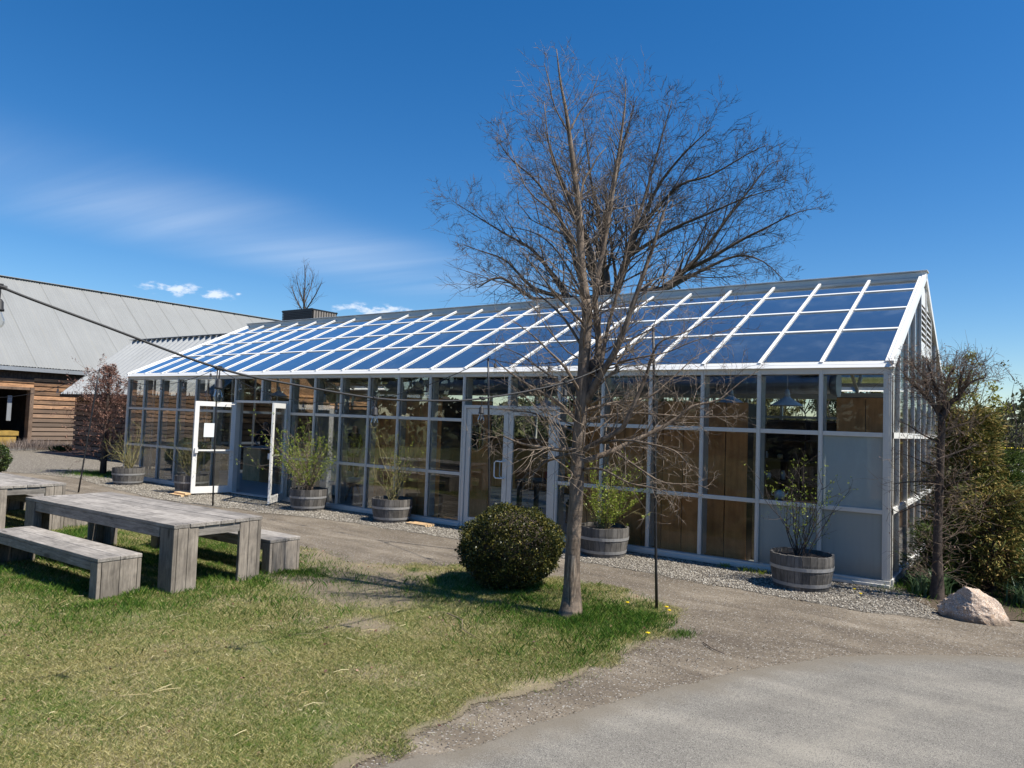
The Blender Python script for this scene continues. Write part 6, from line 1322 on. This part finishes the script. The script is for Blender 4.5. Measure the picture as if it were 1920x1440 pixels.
def ribbed(sgn, name):
    V = []; F = []; x = SX0; d = Vector((0, sgn * (SYE - SYR), SZE - SZR)).normalized(); Ls = Vector((0, SYE - SYR, SZE - SZR)).length; nn = Vector((0, -sgn * -d.z, abs(d.y))).normalized(); nn = Vector((0, -(-sgn) * d.z * sgn * -1, 1)).normalized() if False else Vector((0, d.z * sgn * (1 if sgn > 0 else 1), abs(d.y))).normalized()
    k = 0
    while x <= SX1 + .3:
        ph = ((x + 40) % .40) / .40; h = .085 if ph < .16 else (.02 if .5 < ph < .6 else 0)
        a = Vector((x, SYR, SZR)) + Vector((0, 0, h * 1.2)); b_ = a + d * Ls; V += [S_(*a), S_(*b_)]; x += .02; k += 1
    F = [(2 * j, 2 * j + 1, 2 * j + 3, 2 * j + 2) for j in range(k - 1)]
    npmesh(name, V, F, M['shed_roof'], sh_)
ribbed(1, 'ribbed_roof'); ribbed(-1, 'rear_ribbed_roof')
MB().beam(S_(SX0, SYR, SZR + .075), S_(SX1 + .3, SYR, SZR + .07), .26, .02).build('ridge_flashing', M['galv_light'], sh_)
MB().box(SX0 + .02 + 26, SX1 + .25 + 26, SYE - 5.8 - .03, SYE - 5.8 + .02, SZE - .12, SZE - .01).build('eave_board', M['black'], sh_)
MB().beam(S_(SX0 + .03, SYE, SZE - .07), S_(SX0 + .03, SYR, SZR - .07), .05, .10).build('rake_board', M['black'], sh_)
MB().box(SX0 + .05 + 26, SX1 + .2 + 26, SYE + .05 - 5.8, WY - .09 - 5.8, SZE - .02, SZE + .0).build('soffit', M['bark_dark'], sh_)
# louvred mechanical box
bx = thing('rooftop_unit', 'dark louvred mechanical box standing high behind the glass ridge', 'box', (-22.4, 8.6, 4.75))
w2, d2, h_ = .92, .62, 1.42
for s in (-1, 1):
    mb = MB()
    for k in range(20): z = .15 + k * .065; mb.box(-w2, w2, s * d2 - .02, s * d2 + .02, z, z + .05)
    mb.build('louvre_face', M['black'], bx)
    mb = MB()
    for k in range(9): y = -d2 + .06 + k * .13; mb.box(s * w2 - .02, s * w2 + .02, y, y + .09, .12, h_ - .04)
    mb.build('slatted_side', simple('grey_brown_slats', (.20, .18, .165), .7) if s == -1 else bpy.data.materials['grey_brown_slats'], bx)
MB().box(-w2 + .06, w2 - .06, -d2 + .06, d2 - .06, 0, h_ - .1).build('casing', M['bark_dark'], bx)
for sx in (-1, 1):
    for sy in (-1, 1): MB().box(sx * .8 - .06, sx * .8 + .06, sy * .5 - .06, sy * .5 + .06, -4.75, 0).build('support', M['black'], bx)
mb = MB().box(-w2 - .03, w2 + .03, -d2 - .03, d2 + .03, h_ - .05, h_); mb.build('top_frame', M['black'], bx)
# plants by the barn
def tuft(name, lab, loc, n, h, mat, sp, w=.012):
    P = np.array([[0, 0]] * n) + rng.normal(0, 1, (n, 2)) * sp; a = rng.uniform(0, 6.28, n)
    D = np.stack([P[:, 0] / max(sp[0], .01) * .35 + rng.normal(0, .25, n), P[:, 1] / max(sp[1], .01) * .35 + rng.normal(0, .25, n), np.ones(n)], 1); C = np.stack([P[:, 0], P[:, 1], rng.uniform(0, .05, n)], 1)
    o = card_mesh(name, C, D, rng.uniform(.5, 1, n) * h, w, mat); o.location = loc; tag(o, lab, 'plant')
M['lav'] = leafmat('dry_grey_stems', [(.2, (.14, .11, .10)), (.8, (.36, .30, .27))], .8, .2)
tuft('lavender_tuft', 'dry greyish lavender clump at the barn opening corner', (-33.6, 3.1, 0), 1100, .62, M['lav'], (.35, .75))
tuft('lavender_tuft', 'smaller dry lavender clump at the foot of the barn siding', (-33.6, 4.4, 0), 500, .36, M['lav'], (.2, .4))
tuft('dark_perennial', 'small dark green clump near the barn wall foot, left one', (-32.5, 4.0, 0), 420, .30, M['box_leaf2'], (.16, .2), .05)
tuft('dark_perennial', 'small dark green clump near the shed corner, right one', (-31.7, 4.6, 0), 420, .30, M['box_leaf2'], (.16, .2), .05)

# ------------------------------------------------------------------ person behind the counter
def skinned(name, joints, edges, mat, parent, sub=2, root=0):
    me = bpy.data.meshes.new(name); me.from_pydata([j[:3] for j in joints], edges, []); me.materials.append(mat); o = bpy.data.objects.new(name, me); COL.objects.link(o); o.parent = parent
    sk = o.modifiers.new('skin', 'SKIN'); sk.use_smooth_shade = True
    for i, j in enumerate(joints):
        r_ = j[3] if isinstance(j[3], tuple) else (j[3], j[3]); me.skin_vertices[0].data[i].radius = r_; me.skin_vertices[0].data[i].use_root = (i == root)
    ss = o.modifiers.new('sub', 'SUBSURF'); ss.levels = sub; ss.render_levels = sub; return o
def person(lab, loc, rz_, arms, grp=None):
    t = thing('person', lab, 'person', loc, rz_, grp)
    J = [(0, 0, .95, (.15, .10)), (0, 0, 1.10, (.13, .09)), (0, 0, 1.28, (.155, .10)), (0, 0, 1.40, (.10, .08)), (0, -.005, 1.47, .052), (0, -.02, 1.54, .06), (0, -.015, 1.61, (.078, .092)), (0, -.01, 1.68, (.065, .08)),
         (.09, 0, .86, .09), (.10, 0, .50, .062), (.10, .01, .10, .042), (.11, -.10, .04, .035), (-.09, 0, .86, .09), (-.10, 0, .50, .062), (-.10, .01, .10, .042), (-.11, -.10, .04, .035)]
    E_ = [(0, 1), (1, 2), (2, 3), (3, 4), (4, 5), (5, 6), (6, 7), (0, 8), (8, 9), (9, 10), (10, 11), (0, 12), (12, 13), (13, 14), (14, 15)]
    hands = []
    for s, (el, wr) in zip((1, -1), arms):
        b = len(J); J += [(s * .165, 0, 1.38, .05), (*el, .040), (*wr, .028)]; E_ += [(3, b), (b, b + 1), (b + 1, b + 2)]
        d = (Vector(wr) - Vector(el)).normalized(); p = Vector(wr) + d * .07; J.append((*p, (.036, .016))); E_.append((b + 2, b + 3)); c = b + 3
        sd = d.cross(Vector((0, 0, 1))).normalized()
        for k in range(4): q = p + sd * ((k - 1.5) * .018) + d * .045; e = q + d * (.03 + .006 * (k in (1, 2))) - Vector((0, 0, .012)); J += [(*q, .0085), (*e, .007)]; E_ += [(c, len(J) - 2), (len(J) - 2, len(J) - 1)]
        q = Vector(wr) + d * .03 + sd * s * .035; e = q + d * .035 + sd * s * .01; J += [(*q, .010), (*e, .008)]; E_ += [(b + 2, len(J) - 2), (len(J) - 2, len(J) - 1)]
    skinned('body', J, E_, M['skin'], t)
    f = MB(); f.lathe([(.001, 0), (.012, -.002), (.014, -.02), (.001, -.028)], 8); f.v = [(x, y - .108, z + 1.615) for x, y, z in f.v]; f.build('nose', M['skin'], t, smooth=True)
    e_ = MB()
    for s in (-1, 1): e_.lathe([(.001, -.008), (.009, -.004), (.009, .004), (.001, .008)], 8, s * .032, -.094)
    e_.v = [(x, y, z + 1.635) for x, y, z in e_.v]; e_.build('eyes', M['black'], t, smooth=True)
    MB().box(-.024, .024, -.101, -.09, 1.566, 1.574).build('mouth', M['red'], t)
    S = [(0, 0, .93, (.165, .115)), (0, 0, 1.10, (.145, .105)), (0, 0, 1.28, (.17, .115)), (0, 0, 1.41, (.115, .095))]; SE = [(0, 1), (1, 2), (2, 3)]
    for s, (el, wr) in zip((1, -1), arms): b = len(S); m_ = Vector(el).lerp(Vector(wr), .75); S += [(s * .17, 0, 1.385, .065), (*el, .055), (*m_, .045)]; SE += [(3, b), (b, b + 1), (b + 1, b + 2)]
    skinned('sweater', S, SE, M['cloth_dark'], t)
    T = [(0, 0, .95, (.165, .115)), (.09, 0, .85, .105), (.10, 0, .5, .078), (.10, .01, .12, .062), (-.09, 0, .85, .105), (-.10, 0, .5, .078), (-.10, .01, .12, .062)]
    skinned('trousers', T, [(0, 1), (1, 2), (2, 3), (0, 4), (4, 5), (5, 6)], M['cloth_dark'], t)
    H = [(0, .02, 1.70, (.088, .092)), (0, .05, 1.62, (.092, .075)), (0, .075, 1.50, (.085, .05)), (0, .08, 1.36, (.07, .035)), (.055, .035, 1.46, .035), (-.055, .035, 1.46, .035)]
    skinned('hair', H, [(0, 1), (1, 2), (2, 3), (1, 4), (1, 5)], M['hair'], t)
    return t
person('person with long dark hair in a dark sweater standing behind the shop counter', (-17.35, 3.05, .03), R(40), [((.27, -.08, 1.12), (.18, -.30, 1.05)), ((-.27, -.08, 1.12), (-.16, -.31, 1.05))])
person('person in dark clothes deep inside, left of the two behind the fullest shrub', (-14.9, 4.4, .03), R(25), [((.25, -.03, 1.10), (.24, -.20, .92)), ((-.25, -.03, 1.10), (-.22, -.22, .95))])
person('person in dark clothes deep inside, right of the two behind the fullest shrub', (-13.9, 4.2, .03), R(-70), [((.26, .0, 1.10), (.26, -.12, .88)), ((-.26, .0, 1.10), (-.24, -.20, .98))])
# indoor greenery seen through the closed doors
itr = thing('indoor_tree', 'leafy green indoor tree seen through the closed glass doors', 'plant', (-6.55, 4.1, .03))
G7 = Grower(61, .16, .05, (4, 3, 3)); G7.rmin = .004; tw = MB()
MB().tube([(0, 0, .3), (.02, 0, 1.0), (0, 0, 1.5)], [.05, .04, .03], 8).build('trunk', M['post_wood'], itr)
for k in range(16): G7.shoot(tw, Vector((0, 0, 1.0 + .03 * k)), Vector((G7.rnd.uniform(-1, 1), G7.rnd.uniform(-1, 1), .7)), .95, .014, 0, 2, 3.4, 4, .5)
tw.build('branches', M['post_wood'], itr); leaves_on('leaves', G7.tips, 5200, .07, M['indoor_leaf'], itr, 0, .6)
MB().lathe([(.001, 0), (.2, 0), (.26, .4), (.24, .4), (.2, .34), (.001, .34)], 20).build('pot', M['concrete'], itr, smooth=True)
# far right: white picnic table, fence with a yellow top rail
wt_ = thing('white_picnic_table', 'white picnic table on the far lawn at the right edge', 'table', (.45, 33, 0), R(20))
MB().box(-.9, .9, -.38, .38, .72, .76).build('tabletop', M['white_metal'], wt_)
for s in (-1, 1):
    MB().box(-.9, .9, s * .7 - .13, s * .7 + .13, .42, .45).build('bench_seat', M['white_metal'], wt_)
    MB().beam((s * .6, -.65, 0), (s * .6, .25, .72), .05, .08).beam((s * .65, .65, 0), (s * .65, -.25, .72), .05, .08).build('leg', M['white_metal'], wt_)
fe = thing('sports_fence', 'mesh fence with black posts and a yellow top rail on the far lawn', 'fence', (.6, 38, 0))
for k in range(5): MB().tube([(-.6 + k * 1.3, k * .3, 0), (-.6 + k * 1.3, k * .3, 1.5)], .04, 6).build('post', M['black'], fe)
MB().tube([(-.6, 0, 1.5), (4.6, 1.2, 1.5)], .05, 6).build('top_rail', M['yellow_flower'], fe)
MB().box(-.6, -.58, 0, .3, .02, 1.4).build('mesh_panel', M['black'], fe)
